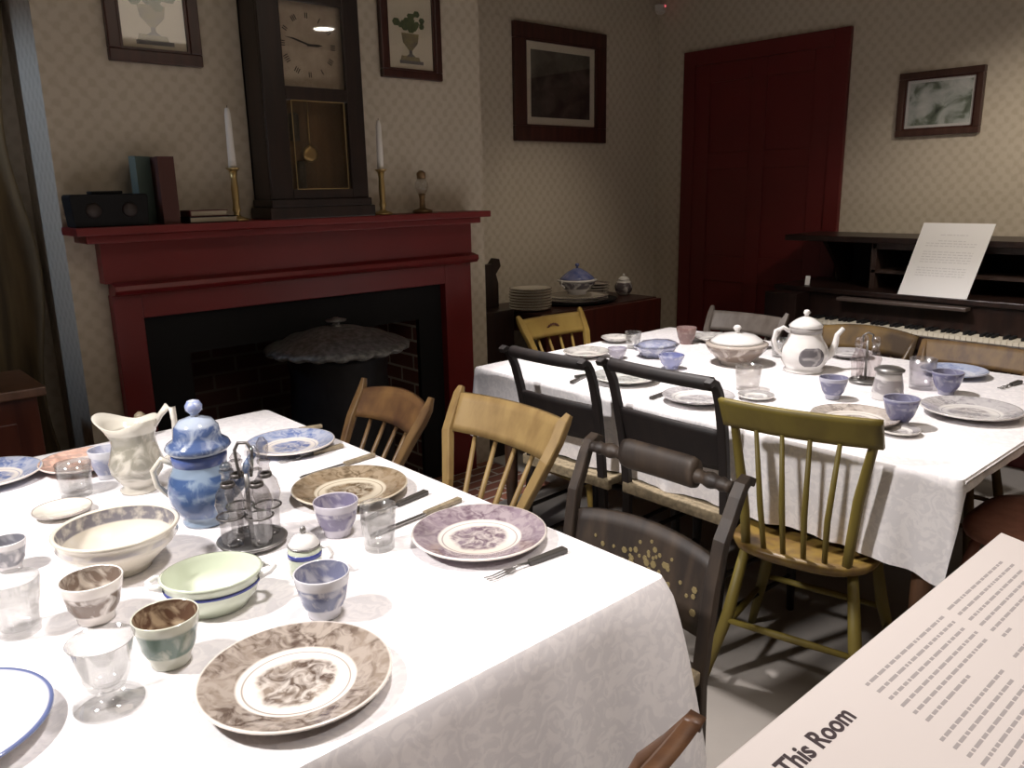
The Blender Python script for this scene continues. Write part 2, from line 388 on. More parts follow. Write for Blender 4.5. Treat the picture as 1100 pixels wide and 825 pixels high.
for k in range(3):
    a = 2*PI*k/3+.5
    MB().tube([(.17*math.cos(a), .17*math.sin(a), .13), (.22*math.cos(a), .22*math.sin(a), .06), (.24*math.cos(a), .24*math.sin(a), .0)], [.022, .016, .02]).build('foot', IRON, st)

# ------------------------------------------------------------------ clock on the mantel
ck = thing('mantel_clock', 'tall dark walnut shelf clock with glazed door standing on the mantel', 'clock', (1.65, 3.05, 1.328))
def lc(x0, x1, y0, y1, z0, z1): return MB().box(x0, x1, y0, y1, z0, z1)
# local coordinates: front toward -y
hw = .215
MB().box(-hw-.02, hw+.02, -.09, .085, 0, .045).box(-hw-.008, hw+.008, -.085, .085, .045, .075).build('base', DWOOD, ck, bevel=.004)
MB().box(-hw, -hw+.02, -.055, .085, .075, 1.0).box(hw-.02, hw, -.055, .085, .075, 1.0).box(-hw, hw, .07, .085, .075, 1.0).box(-hw+.02, hw-.02, -.055, .07, .075, .09).box(-hw+.02, hw-.02, -.055, .07, .98, 1.0).build('case', DWOOD, ck)
dr = MB().box(-hw, -.125, -.075, -.055, .075, 1.0).box(.14, hw, -.075, -.055, .075, 1.0).box(-.125, .14, -.075, -.055, .075, .112).box(-.125, .14, -.075, -.055, .445, .495).box(-.125, .14, -.075, -.055, .80, 1.0).build('door', DWOOD, ck, bevel=.003)
MB().box(-.105, .12, -.0775, -.075, .4425, .4455).box(-.105, .12, -.0775, -.075, .1115, .1145).box(-.1075, -.105, -.0775, -.075, .1115, .4455).box(.12, .1225, -.0775, -.075, .1115, .4455).build('brass_inlay', BRASS, dr)
MB().box(-.125, .14, -.067, -.064, .495, .80).build('upper_pane', glass_mat('clock_glass', (.95, .94, .92), .02), dr)
MB().box(-.125, .14, -.067, -.064, .112, .445).build('lower_pane', glass_mat('door_glass', (.93, .90, .85), .02), dr)
MB().box(-hw-.03, hw+.03, -.10, .085, 1.0, 1.04).prism([(-hw, 1.04), (hw, 1.04), (hw, 1.09), (.12, 1.10), (0, 1.17), (-.12, 1.10), (-hw, 1.09)], .06, 'y', -.06).build('cornice', DWOOD, ck, bevel=.004)
DIALM = mat('aged_cream_dial', (.68, .60, .50), .6, col2=(.50, .41, .33), nscale=14)
dl = MB().box(-.15, .16, -.030, -.024, .47, .82).build('dial', DIALM, ck)
num = MB(); cxd, czd = .008, .655
for k in range(12):
    a = PI/2-2*PI*k/12; reps = (2, 1, 2, 3, 3, 1, 2, 3, 4, 3, 2, 3)[k]
    for q in range(reps):
        off = (q-(reps-1)/2)*.008; c_, s_ = math.cos(a), math.sin(a)
        pts = []
        for (rr, ww) in ((.098, -.0017), (.098, .0017), (.118, .0017), (.118, -.0017)):
            tt = off+ww; pts.append((cxd+rr*c_-tt*s_, czd+rr*s_+tt*c_))
        num.prism(pts, -.0012, 'y', -.030)
num.build('numerals', INK, dl)
MB().prism([(cxd+.006, czd-.003), (cxd+.006, czd+.004), (cxd-.06, czd+.022), (cxd-.095, czd+.024), (cxd-.06, czd+.016)], -.002, 'y', -.032).build('minute_hand', INK, dl)
MB().prism([(cxd-.006, czd-.004), (cxd-.006, czd+.004), (cxd+.04, czd+.006), (cxd+.062, czd+.002), (cxd+.04, czd-.004)], -.002, 'y', -.034).build('hour_hand', INK, dl)
MB().box(-.2, .2, .05, .068, .09, .46).build('back_board', wood('clock_back', (.16, .08, .032), (.09, .045, .02), .4), ck)
pn = MB().tube([(.0, 0, .47), (.0, 0, .25)], .003, 8).build('pendulum', BRASS, ck)
MB().lathe([(0, -.005), (.02, -.005), (.034, -.001), (.034, .001), (.02, .005), (0, .005)], 28).rot(Matrix.Translation((0, 0, .25)) @ Matrix.Rotation(PI/2, 4, 'X')).build('bob', BRASS, pn)
for dx in (-.055, ):
    MB().lathe([(0, 0), (.02, 0), (.02, .10), (.012, .108), (.0, .108)], 20, (dx, .015, .30)).build('weight', IRON, ck)
MB().lathe([(0, 0), (.02, 0), (.02, .10), (.012, .108), (.0, .108)], 20, (-.04, .015, .115)).build('weight', IRON, ck)

# ------------------------------------------------------------------ ornaments on the mantel
SZ = 1.328
tn = thing('tin_box', 'black oblong box with two round knobs at left end of mantel', 'box', (.852, 3.03, SZ))
MB().prism([(-.118, 0), (.118, 0), (.125, .10), (.12, .108), (-.12, .108), (-.125, .10)], .10, 'y', -.05).build('body', BLACK, tn, bevel=.004)
MB().box(-.05, .05, -.03, .03, .108, .118).build('lid_plate', BLACK, tn, bevel=.003)
for sx in (-.055, .06):
    MB().lathe([(0, 0), (.026, 0), (.022, .006), (.01, .012), (0, .013)], 20).rot(Matrix.Translation((sx, -.05, .055)) @ Matrix.Rotation(PI/2, 4, 'X')).build('knob', mat('dull_bronze', (.035, .025, .022), .6, .2), tn)
def book(name, x, y, z, w_, d, h, cover, label, rz=0, group=None, flat=False):
    b = thing(name, label, 'book', (x, y, z), rz, group)
    if flat:
        MB().box(-w_/2, w_/2, -d/2, d/2, 0, .003).box(-w_/2, w_/2, -d/2, d/2, h-.003, h).box(-w_/2, -w_/2+.003, -d/2, d/2, .003, h-.003).build('cover', cover, b)
        MB().box(-w_/2+.003, w_/2-.004, -d/2+.004, d/2-.004, .003, h-.003).build('pages', mat('aged_pages', (.42, .36, .27), .8), b)
    else:
        MB().box(-w_/2, -w_/2+.003, -d/2, d/2, 0, h).box(w_/2-.003, w_/2, -d/2, d/2, 0, h).box(-w_/2+.003, w_/2-.003, -d/2, -d/2+.004, 0, h).build('cover', cover, b)
        MB().box(-w_/2+.003, w_/2-.003, -d/2+.004, d/2-.004, .004, h-.004).build('pages', mat('aged_pages', (.42, .36, .27), .8), b)
    return b
book('book', 1.000, 3.080, SZ, .026, .095, .235, mat('teal_board', (.085, .12, .105), .6), 'teal covered upright book, left of the upright pair on mantel', -.95)
book('book', 1.058, 3.045, SZ, .055, .125, .232, mat('dark_maroon_leather', (.065, .018, .013), .7), 'dark maroon thick upright book beside the teal book on mantel', -.10)
book('book', 1.20, 3.035, SZ, .185, .11, .022, BLACK, 'black flat book at the bottom of the low pile on mantel', .05, flat=True)
book('book', 1.19, 3.04, SZ+.0222, .14, .10, .022, mat('maroon_cloth', (.10, .018, .02), .6), 'maroon flat book lying on the black flat book on mantel', 0, flat=True)

def candlestick(x, y, h, ch, label, clabel):
    c = thing('candlestick', label, 'candlestick', (x, y, SZ), 0)
    MB().lathe([(0, 0), (.042, 0), (.044, .006), (.03, .012), (.014, .018), (.011, .03), (.016, .04), (.012, .06), (.014, h*.6), (.011, h*.8), (.015, h-.012), (0, h-.012)], 28).build('stem', BRASS, c)
    MB().lathe([(0, h-.012), (.016, h-.012), (.026, h-.002), (.026, h), (.0, h)], 28).build('drip_pan', BRASS, c)
    k = thing('candle', clabel, 'candle', (x, y, SZ+h), 0)
    MB().lathe([(0, 0), (.0145, 0), (.011, ch*.9), (.007, ch*.99), (0, ch)], 20).build('wax', WAX, k)
    MB().tube([(0, 0, ch-.002), (.001, 0, ch+.008)], .0012, 6).build('wick', INK, k)
candlestick(1.312, 3.03, .195, .215, 'brass candlestick left of the clock', 'white taper candle in the candlestick left of clock')
candlestick(1.966, 3.03, .19, .20, 'brass candlestick just right of the clock', 'white taper candle in the candlestick right of clock')
lp = thing('oil_lamp', 'small brass and glass oil lamp at right end of mantel', 'lamp', (2.19, 3.05, SZ))
MB().lathe([(0, 0), (.045, 0), (.045, .012), (.03, .016), (.014, .022), (.012, .06), (.017, .085), (0, .085)], 28).build('base', mat('old_brass', (.22, .14, .07), .4, .7), lp)
MB().lathe([(0, .085), (.02, .087), (.03, .11), (.03, .13), (.018, .15), (0, .15)], 24).build('font', GLASS, lp)
MB().lathe([(0, .15), (.02, .15), (.02, .175), (.008, .185), (0, .185)], 24).build('burner', mat('old_brass', (.22, .14, .07), .4, .7), lp)

# ------------------------------------------------------------------ pictures on the walls
def art(name, bg, inks, sc=6):
    m = bpy.data.materials.new(name); m.use_nodes = True; N = m.node_tree.nodes; L = m.node_tree.links
    b = N['Principled BSDF']; b.inputs['Roughness'].default_value = .5
    tc = N.new('ShaderNodeTexCoord'); nz = N.new('ShaderNodeTexNoise'); nz.inputs['Scale'].default_value = sc; nz.inputs['Detail'].default_value = 6; nz.inputs['Distortion'].default_value = .6
    L.new(tc.outputs['Object'], nz.inputs['Vector']); r = N.new('ShaderNodeValToRGB'); L.new(nz.outputs['Fac'], r.inputs[0])
    e = r.color_ramp.elements; e[0].position = .3; e[0].color = (*inks[0], 1); e[1].position = .7; e[1].color = (*bg, 1)
    for i, c in enumerate(inks[1:]):
        q = e.new(.42+.1*i); q.color = (*c, 1)
    L.new(r.outputs[0], b.inputs['Base Color']); return m
def frame(label, x0, x1, z0, z1, y, fw, mats, axis='y', matw=.0, tilt=0):
    """framed picture on a wall facing -y, or (axis x) on the right wall"""
    cx, cz = (x0+x1)/2, z0; wd, ht = (x1-x0)/2, z1-z0
    p = thing('framed_picture', label, 'picture', (cx, y, cz) if axis == 'y' else (y, cx, cz), 0 if axis == 'y' else -PI/2)
    MB().ring(-wd, wd, 0, ht, fw, -.028, 0).build('frame', mats[0], p, bevel=.004)
    MB().ring(-wd+fw, wd-fw, fw, ht-fw, .008, -.022, -.004).build('inner_lip', mats[1], p)
    MB().box(-wd+fw, wd-fw, -.010, -.002, fw, ht-fw).build('mount', mats[2], p)
    if matw is not None: MB().box(-wd+fw+matw, wd-fw-matw, -.0115, -.010, fw+matw, ht-fw-matw).build('print', mats[3], p)
    MB().box(-wd+fw, wd-fw, -.0175, -.0155, fw, ht-fw).build('glazing', glass_mat('picture_glass', (.97, .97, .97), .03, .15), p)
    return p, wd, ht, fw
FR = wood('frame_mahogany', (.035, .010, .008), (.06, .018, .013), .3)
PBG = mat('aged_print_paper', (.68, .61, .48), .7)
GR = mat('grey_wash', (.16, .15, .15), .8); GN = mat('green_wash', (.05, .085, .04), .8, col2=(.11, .14, .05), nscale=40); OC = mat('ochre_wash', (.30, .25, .12), .8, col2=(.2, .17, .12), nscale=30)
def urn(p, cx, z, s):
    y = -.0105
    MB().box(cx-.55*s, cx+.6*s, y-.001, y, z, z+.12*s).build('plinth', GR, p)
    MB().prism([(cx-.5*s, z+.12*s), (cx+.45*s, z+.12*s), (cx+.4*s, z+.27*s), (cx-.45*s, z+.30*s)], -.001, 'y', y).build('plinth_block', OC, p)
    MB().prism([(cx-.22*s, z+.28*s), (cx+.22*s, z+.28*s), (cx+.07*s, z+.38*s), (cx+.07*s, z+.52*s), (cx-.07*s, z+.52*s), (cx-.07*s, z+.38*s)], -.0015, 'y', y).build('urn_foot', GR, p)
    pts = [(cx-.07*s, z+.5*s), (cx+.07*s, z+.5*s), (cx+.36*s, z+.8*s), (cx+.42*s, z+1.15*s), (cx-.42*s, z+1.15*s), (cx-.36*s, z+.8*s)]
    MB().prism(pts, -.001, 'y', y).build('urn', OC, p)
    random.seed(int(s*1000)); g = MB()
    for k in range(26):
        a, r = random.uniform(0, 2*PI), random.uniform(.05, .65)*s
        X, Z, q = cx+r*math.cos(a), z+1.55*s+r*math.sin(a)*.75, random.uniform(.10, .2)*s
        g.prism([(X+q*math.cos(t*PI/3), Z+q*.8*math.sin(t*PI/3)) for t in range(6)], -.001-.00004*k, 'y', y)
    g.build('painted_foliage', GN, p)
p, wd, ht, fw = frame('framed print of a footed urn with greenery, left of the clock', .955, 1.28, 1.885, 2.38, YF, .042, (FR, FR, PBG, None), matw=None)
urn(p, 0, fw+.022, .115)
p, wd, ht, fw = frame('framed print of a leafy urn, right of the clock', 2.067, 2.39, 1.91, 2.40, YF, .034, (FR, FR, PBG, None), matw=None)
urn(p, 0, fw+.03, .11)
DARKART = art('dark_engraving', (.10, .09, .075), [(.012, .010, .009), (.022, .019, .015), (.05, .044, .035)], 7)
frame('large dark engraving in wide brown frame with pale mount on recess wall', 3.20, 3.96, 1.69, 2.325, YR, .085, (FR, FR, mat('pale_mount', (.66, .60, .49), .8), DARKART), matw=.05)
LIGHTART = art('pale_landscape', (.72, .74, .72), [(.05, .07, .05), (.20, .24, .19), (.50, .54, .52)], 11)
frame('small pale landscape print in brown frame on the right wall', 1.548, 1.957, 1.65, 1.966, XR, .032, (wood('brown_frame', (.05, .022, .016), (.08, .04, .03), .35), FR, mat('white_mount', (.75, .75, .74), .7), LIGHTART), 'x', matw=.022)
# smoke detector / alarm in the ceiling corner
al = thing('alarm_sensor', 'small white alarm sensor with red light high in the room corner', 'sensor', (4.44, 3.50, 2.50), .6)
MB().box(-.045, .045, -.03, .03, 0, .045).build('housing', mat('white_plastic', (.55, .52, .48), .5), al, bevel=.01)
MB().lathe([(0, -.012), (.02, -.008), (.024, 0), (0, .0)], 20, (0, -.0, .0)).build('lens', mat('white_plastic', (.55, .52, .48), .5), al)
led = bpy.data.materials.new('red_led'); led.use_nodes = True; led.node_tree.nodes['Principled BSDF'].inputs['Emission Color'].default_value = (1, .08, .12, 1); led.node_tree.nodes['Principled BSDF'].inputs['Emission Strength'].default_value = 1.5
MB().box(-.03, -.005, -.036, -.03, .03, .04).build('indicator', led, al)

# ------------------------------------------------------------------ door in the right wall
DY0, DY1, DZ = 2.235, 3.325, 2.24
door = thing('door_1', 'x', 'door', (XR, (DY0+DY1)/2, 0)); del door['label']; del door['category']; door['kind'] = 'structure'
P(MB().box(XR-.03, XR, DY0, DY0+.09, 0, DZ).box(XR-.03, XR, DY1-.09, DY1, 0, DZ).box(XR-.03, XR, DY0+.09, DY1-.09, DZ-.09, DZ), 'door_frame', REDD, door, .004)
P(MB().box(XR-.012, XR, DY0+.09, DY1-.09, 0, DZ-.09), 'door_leaf', REDD, door)
pm = MB()
y0, y1, ym = DY0+.09, DY1-.09, (DY0+DY1)/2
for a, b in ((y0, y0+.11), (ym-.05, ym+.05), (y1-.11, y1)): pm.box(XR-.022, XR-.012, a, b, 0, DZ-.09)
for a, b in ((0, .2), (.82, .98), (1.52, 1.62), (DZ-.2, DZ-.09)):
    pm.box(XR-.022, XR-.012, y0+.11, ym-.05, a, b); pm.box(XR-.022, XR-.012, ym+.05, y1-.11, a, b)
P(pm, 'panel_moulding', REDD, door, .003)

# ------------------------------------------------------------------ left edge: cabinet and curtain
CW = wood('curtain_brown', (.19, .14, .075), (.10, .075, .045), .9, 6)
def curt(u, v):
    z = .05+2.6*v; x = -1.1+1.785*u+.026*math.sin(v*17+.6)*u**6; y = 3.46+.035*math.sin(u*60+v*2)
    return (x, y, z), (x, y+.006, z)
cu = MB().slab(160, 40, curt).build('curtain', CW)
tag(cu, 'brown patterned curtain hanging at the far left edge', 'curtain')
cb = thing('side_cabinet', 'low reddish wooden cabinet at far left with pale top', 'cabinet', (.19, 3.12, 0))
MB().box(-.38, .35, -.17, .17, .0, .80).build('body', wood('cabinet_red', (.11, .030, .018), (.07, .018, .012), .4), cb, bevel=.004)
MB().box(-.40, .375, -.195, .18, .80, .83).build('top', wood('cabinet_top', (.20, .10, .06), (.14, .07, .04), .35), cb, bevel=.004)
MB().box(-.30, .28, -.178, -.17, .08, .72).build('front_panel', wood('cabinet_red', (.11, .030, .018), (.07, .018, .012), .4), cb, bevel=.003)

# ------------------------------------------------------------------ sideboard in the recess
cu2 = thing('corner_cupboard', 'narrow dark wooden stand with scrolled top in the corner beside the chimney breast', 'cupboard', (2.76, 3.36, 0))
MB().box(-.12, .10, -.17, .17, 0, .80).build('body', DWOOD, cu2, bevel=.004)
MB().prism([(-.12, .80), (.10, .80), (.10, .93), (.085, .98), (.12, 1.02), (.11, 1.06), (.08, 1.065), (.055, 1.035), (-.12, 1.03)], .04, 'y', -.05).build('scrolled_back', DWOOD, cu2, bevel=.004)
sb = thing('drop_leaf_table', 'dark red mahogany drop-leaf table against the recess wall', 'table', (3.38, 3.27, 0))
P(MB().box(2.90, 3.86, 3.02, 3.52, .755, .78), 'tabletop', wood('dark_top', (.045, .014, .010), (.028, .010, .008), .35), sb, .004)
P(MB().box(2.90, 3.86, 2.985, 3.015, .30, .775), 'hanging_leaf', MAHO, sb, .004)
P(MB().box(2.96, 3.80, 3.06, 3.48, .66, .755), 'apron', MAHO, sb)
for x, y in ((2.98, 3.08), (3.78, 3.08), (2.98, 3.46), (3.78, 3.46)): P(MB().box(x-.025, x+.025, y-.025, y+.025, 0, .66), 'leg', MAHO, sb, .004)

def plate_prof(R, h=.022, th=.005):
    return [(0, .001), (R*.5, 0), (R*.56, .002), (R*.64, .006), (R*.97, h-.003), (R, h), (R*.985, h+.003), (R*.95, h+.002), (R*.64, .006+th), (R*.56, .004+th*.6), (0, .004+th*.4)]
SBZ = .78
edge_cream = mat('cream_ware', (.60, .55, .44), .2, coat=.3)
b0 = at(568, 335, SBZ)
pl = MB().lathe(plate_prof(.118, .012), 40).build('dinner_plate', plate_mat('plain_edge', .118, (.1, .08, .06), (.55, .50, .42), rim=False, centre=False, edge=(.09, .06, .04)), loc=(b0.x+.06, b0.y+.05, SBZ))
tag(pl, 'cream dinner plate in the tall plate stack on the drop-leaf table', 'plate', 'stacked cream plates on the drop-leaf table')
ORD = ['lowest', 'second from the bottom', 'third from the bottom', 'fourth from the bottom', 'fourth from the top', 'third from the top', 'second from the top', 'topmost']
pl['label'] = 'cream dinner plate on the drop-leaf table, lowest of the tall stack'
for k in range(1, 8): dup(pl, (b0.x+.06+random.uniform(-.003, .003), b0.y+.05+random.uniform(-.003, .003), SBZ+.0152*k), random.uniform(0, 6), 'cream dinner plate on the drop-leaf table, '+ORD[k]+' of the tall stack')
tr = MB().lathe([(0, 0), (.17, 0), (.20, .012), (.205, .014), (.195, .016), (.168, .006), (0, .006)], 48, sx=1.25).build('serving_tray', BLACK, loc=(3.40, 3.235, SBZ))
tag(tr, 'large black oval tray under the platters on the drop-leaf table', 'tray')
pm_ = plate_mat('platter_plain', .17, (.1, .1, .14), (.60, .56, .50), rim=False, centre=False, edge=(.12, .10, .10))
pt = MB().lathe(plate_prof(.17, .016), 44, sx=1.15).build('oval_platter', pm_, loc=(3.37, 3.21, SBZ+.008))
tag(pt, 'pale oval platter lying on the black tray, lowest of its pile', 'platter')
dup(pt, (3.375, 3.213, SBZ+.0245), 0, 'pale oval platter lying on another platter under the blue lidded tureen')
tu = thing('tureen', 'white soup tureen with blue domed lid on the drop-leaf table', 'tureen', (3.385, 3.225, SBZ+.048))
TBG = (.58, .57, .58)
MB().lathe([(0, 0), (.055, 0), (.05, .012), (.075, .03), (.098, .06), (.10, .078), (.094, .078), (.09, .06), (0, .02)], 40, sx=1.1).build('body', ware_mat('tureen_print', (.14, .13, .16), TBG, .03, .07, scale=22), tu)
TL = mat('blue_printed_lid', (.10, .13, .33), .2, col2=(.22, .24, .42), nscale=30)
ld = MB().lathe([(0, .082), (.10, .082), (.085, .10), (.055, .125), (.02, .145), (0, .148)], 40, sx=1.1).build('lid', TL, tu)
MB().lathe([(.0, .074), (.112, .076), (.112, .083), (.09, .086), (0, .086)], 40, sx=1.1).build('lid_rim', WHITEW, ld)
MB().lathe([(0, .145), (.008, .145), (.006, .155), (.013, .163), (.010, .173), (0, .176)], 18).build('lid_knob', TL, ld)
for s in (-1, 1): MB().tube([(s*.10, 0, .07), (s*.125, 0, .078), (s*.130, 0, .06), (s*.104, 0, .045)], .006).build('handle', WHITEW, tu)
b1 = (3.73, 3.40)
sp = MB().lathe(plate_prof(.085, .014), 36).build('side_plate', plate_mat('small_printed', .085, (.12, .09, .08), (.45, .40, .36)), loc=(b1[0], b1[1], SBZ))
tag(sp, 'small dark printed plate piled behind the tureen on the drop-leaf table', 'plate', 'small dark plates behind the tureen')
sp['label'] = 'small dark printed plate behind the tureen, lowest of its pile'
for k in range(1, 4): dup(sp, (b1[0]+.004*k, b1[1], SBZ+.0172*k), k, 'small dark printed plate behind the tureen, '+('', 'second lowest', 'second from the top', 'topmost')[k]+' of its pile')
jr = thing('sugar_jar', 'small round lidded white and dark jar at right end of the drop-leaf table', 'jar', (3.79, 3.22, SBZ))
MB().lathe([(0, 0), (.03, 0), (.05, .025), (.055, .055), (.042, .085), (.03, .092), (0, .092)], 30).build('body', ware_mat('jar_print', (.10, .08, .09), (.62, .59, .57), .012, .08, scale=14), jr)
jl = MB().lathe([(0, .092), (.036, .092), (.036, .098), (.02, .112), (0, .116)], 30).build('lid', WHITEW, jr)
MB().lathe([(0, .114), (.006, .114), (.010, .124), (0, .132)], 14).build('knob', WHITEW, jl)

# ------------------------------------------------------------------ chairs
def seat_mb(w_=.40, d=.38, z=.45, th=.035, rear=.5, dish=.008):
    pts = []; n = 40; vs = []; fs = []
    mb = MB(); prof = [(0, z-th), (.80, z-th), (.97, z-th*.55), (1, z-.008), (.975, z), (.85, z-.002), (.4, z-dish), (0, z-dish)]
    def rf(a, r, zz):
        c, s = abs(math.cos(a)), abs(math.sin(a)); p = 3.2
        k = 1/((c**p+s**p)**(1/p)); return (r*k, zz)
    return mb.lathe(prof, n, sx=w_/2, sy=d/2, rf=rf)
def crest_mb(W, z0, z1, y, bow, arch=0, th=.016, lean=.05, ear=0):
    def fn(u, v):
        t = 2*u-1; x = t*W/2; top = z1+arch*(1-t*t)-ear*abs(t)**6; bot = z0+arch*.35*(1-t*t)
        z = bot+(top-bot)*v; yy = y-bow*(1-t*t)-lean*(v-.5)
        return (x, yy-th/2, z), (x, yy+th/2, z)
    return MB().slab(18, 5, fn)
def windsor(label, m, loc, face, W=.40, top=.86, ch=.09, nsp=4, arch=0, ears=0, seatm=None, crestm=None, group=None, leg_splay=.05, lean=.275, bow=.03, stencil=None, seatw=.40, legm=None, name='windsor_chair'):
    c = thing(name, label, 'chair', (loc[0], loc[1], 0), math.radians(face)-PI/2, group)
    legm = legm or m
    seat_mb(seatw, th=.045).build('seat', seatm or m, c)
    xt, yt = W/2-.012, -lean; dl_ = .275-lean; xb = seatw/2-.065
    btw = ears > 0
    for s in (-1, 1):
        p_ = [(s*xb, -.15, .44), (s*(xb+.008), -.165+dl_*.2, .54), (s*(xb+.018), -.19+dl_*.4, .64), (s*(xt-.008), -.232+dl_, top-ch), (s*xt, -.262+dl_, top-ch/2), (s*(xt+.004), -.286+dl_, top-.004), (s*(xt+.008), -.298+dl_, top+ears)]
        if btw: MB().tube(p_, [.8, .9, 1, 1.1, 1.1, 1, .6], flat=(.028, .022)).build('back_post', m, c)
        else: MB().tube(p_ if ears < 0 else p_[:-1], ([.013, .014, .014, .012, .010, .009, .008] if ears < 0 else [.013, .014, .014, .012, .010, .008])).build('back_post', m, c)
    cr = crest_mb(W-.030 if btw else W+.012, top-ch, top, -.262+dl_, bow, arch, th=.016 if btw else .022).build('crest_rail', crestm or m, c)
    if stencil:
        ornament(cr, 0, top-ch*.52, -.262-bow+.0085+.002, stencil)
    for k in range(nsp):
        t = (k+1)/(nsp+1)*2-1
        MB().tube([(t*xb, -.155+.01*(abs(t)-1), .44), (t*(xb+.012), -.19, .58), (t*(W/2-.02), -.25+dl_-bow*(1-t*t), top-ch+arch*.3+.006)], [.0075, .0085, .006]).build('spindle', m, c)
    fx = seatw/2-.055
    for sx in (-1, 1):
        for sy in (-1, 1):
            MB().tube([(sx*fx, sy*.12, .425), (sx*(fx+.03), sy*(.155), .22), (sx*(fx+leg_splay+.01), sy*.205, 0)], [.014, .0185, .012]).build('leg', legm, c)
    g = lambda z: (fx+(leg_splay+.01)*(1-z/.425), .12+.085*(1-z/.425))
    z = .20; a, b = g(z)
    for sy in (-1, 1): MB().tube([(-a, sy*b, z), (0, sy*b, z), (a, sy*b, z)], [.008, .011, .008]).build('stretcher', legm, c)
    z = .15; a, b = g(z)
    for sx in (-1, 1): MB().tube([(sx*a, -b, z), (sx*a, 0, z), (sx*a, b, z)], [.008, .011, .008]).build('side_stretcher', legm, c)
    return c
def ornament(par, x, z, y, m):
    """painted arch of leaves on a crest rail, seen from the seat side"""
    mb = MB()
    for k in range(9):
        a = PI*k/8; X, Z = x+.035*math.cos(a), z-.012+.022*math.sin(a)
        mb.prism([(X+.008*math.cos(t*PI/3), Z+.006*math.sin(t*PI/3)) for t in range(6)], .002, 'y', y)
    mb.build('stencil', m, par)
def hitchcock(label, m, loc, face, W=.42, top=.87, slat=.13, pillow=True, seatm=None, flowers=False, group=None, edge=None):
    c = thing('hitchcock_chair', label, 'chair', (loc[0], loc[1], 0), math.radians(face)-PI/2, group)
    def rushseat(u, v):
        x = (u-.5)*(.40+.03*v); y = -.19+.39*v; d = .012*(1-min(1, 1.6*max(abs(2*u-1), abs(2*v-1))**6))
        return (x, y, .470-d), (x, y, .44)
    MB().slab(16, 16, rushseat).build('seat', seatm or RUSH, c, bevel=.004)
    MB().box(-.205, .205, -.21, -.188, .43, .468).build('seat_rail', m if pillow else RUSH, c, bevel=.004); MB().box(-.215, .215, .19, .215, .43, .468).build('seat_rail', m, c, bevel=.004)
    for s in (-1, 1):
        pts = [(s*.185, -.225, 0), (s*.188, -.205, .22), (s*(W/2-.018), -.195, .44), (s*(W/2-.016), -.206, .54), (s*(W/2-.013), -.220, .64), (s*(W/2-.009), -.240, .74), (s*(W/2-.007), -.262, top-.07), (s*(W/2-.005), -.280, top-.03), (s*(W/2-.005), -.296, top-.006), (s*(W/2-.005), -.312, top+.002), (s*(W/2-.005), -.328, top-.006)]
        MB().tube(pts, [.9, 1, 1, 1, 1, 1, .97, .95, .92, .88, .8, .6], flat=(.030, .022)).build('back_post', m, c)
    x = W/2-.02; zc = top-.012; yc = -.285
    prof = []
    N_ = 48
    rail = []
    rr = []
    for k in range(N_+1):
        t = 2*k/N_-1; at_ = abs(t)
        r = .013 if pillow else .021
        if pillow and .50 < at_ < .90: r = .012+.006*abs(math.sin(at_*60))
        rail.append((t*x, yc-.012*(1-t*t), zc)); rr.append(r)
    MB().tube(rail, rr, 14).build('crest_rail', m, c)
    if pillow:
        def fn(u, v):
            t = 2*u-1; X = t*.100; hh = .035 if abs(t) < .97 else .031
            a = PI*v; y = yc-.012*(1-t*t*.25)
            return (X, y+.019*math.sin(a), zc+hh*math.cos(a)+.004), (X, y-.019*math.sin(a)-.001, zc+hh*math.cos(a)+.004)
        MB().slab(16, 14, fn).build('pillow_block', m, c)
    zt = top-(.155 if pillow else .160)
    def sl(u, v):
        t = 2*u-1; X = t*(W/2-.02); arch_ = (.022 if pillow else .006)*math.cos(t*PI*.5)**.7 if abs(t) < 1 else 0
        z0 = zt-slat; z = z0+(zt+arch_-z0)*v; y = -.222-.02*(1-t*t)-.035*(v-.5)
        return (X, y-.007, z), (X, y+.007, z)
    s_ = MB().slab(20, 6, sl).build('back_slat', m, c)
    if flowers:
        mb = MB(); random.seed(9)
        for k in range(70):
            t = random.gauss(0, .36)
            if abs(t) > .85: continue
            X = t*.19; v = random.uniform(.15, .85)*(1-.4*abs(t))+.15*abs(t)
            z = zt-slat+(slat+.015)*v; y = -.222-.02*(1-t*t)-.035*(v-.5)+.0072
            q = random.uniform(.004, .009)
            mb.prism([(X+q*math.cos(a*PI/3)*.9, z+q*math.sin(a*PI/3)) for a in range(6)], .002, 'y', y)
        mb.build('stencilled_flowers', GOLDP, s_)
    for s in (-1, 1):
        MB().tube([(s*.19, .20, .45), (s*.192, .2, .36), (s*.195, .205, .2), (s*.198, .21, 0)], [.018, .020, .017, .012]).build('leg', m, c)
    MB().tube([(-.19, .205, .25), (0, .205, .25), (.19, .205, .25)], [.010, .018, .010]).build('stretcher', m, c)
    for s in (-1, 1):
        for z in (.13, .26): MB().tube([(s*.19, -.21, z), (s*.195, .205, z)], .008).build('side_stretcher', m, c)
    MB().tube([(-.185, -.215, .2), (.185, -.215, .2)], .008).build('rear_stretcher', m, c)
    return c

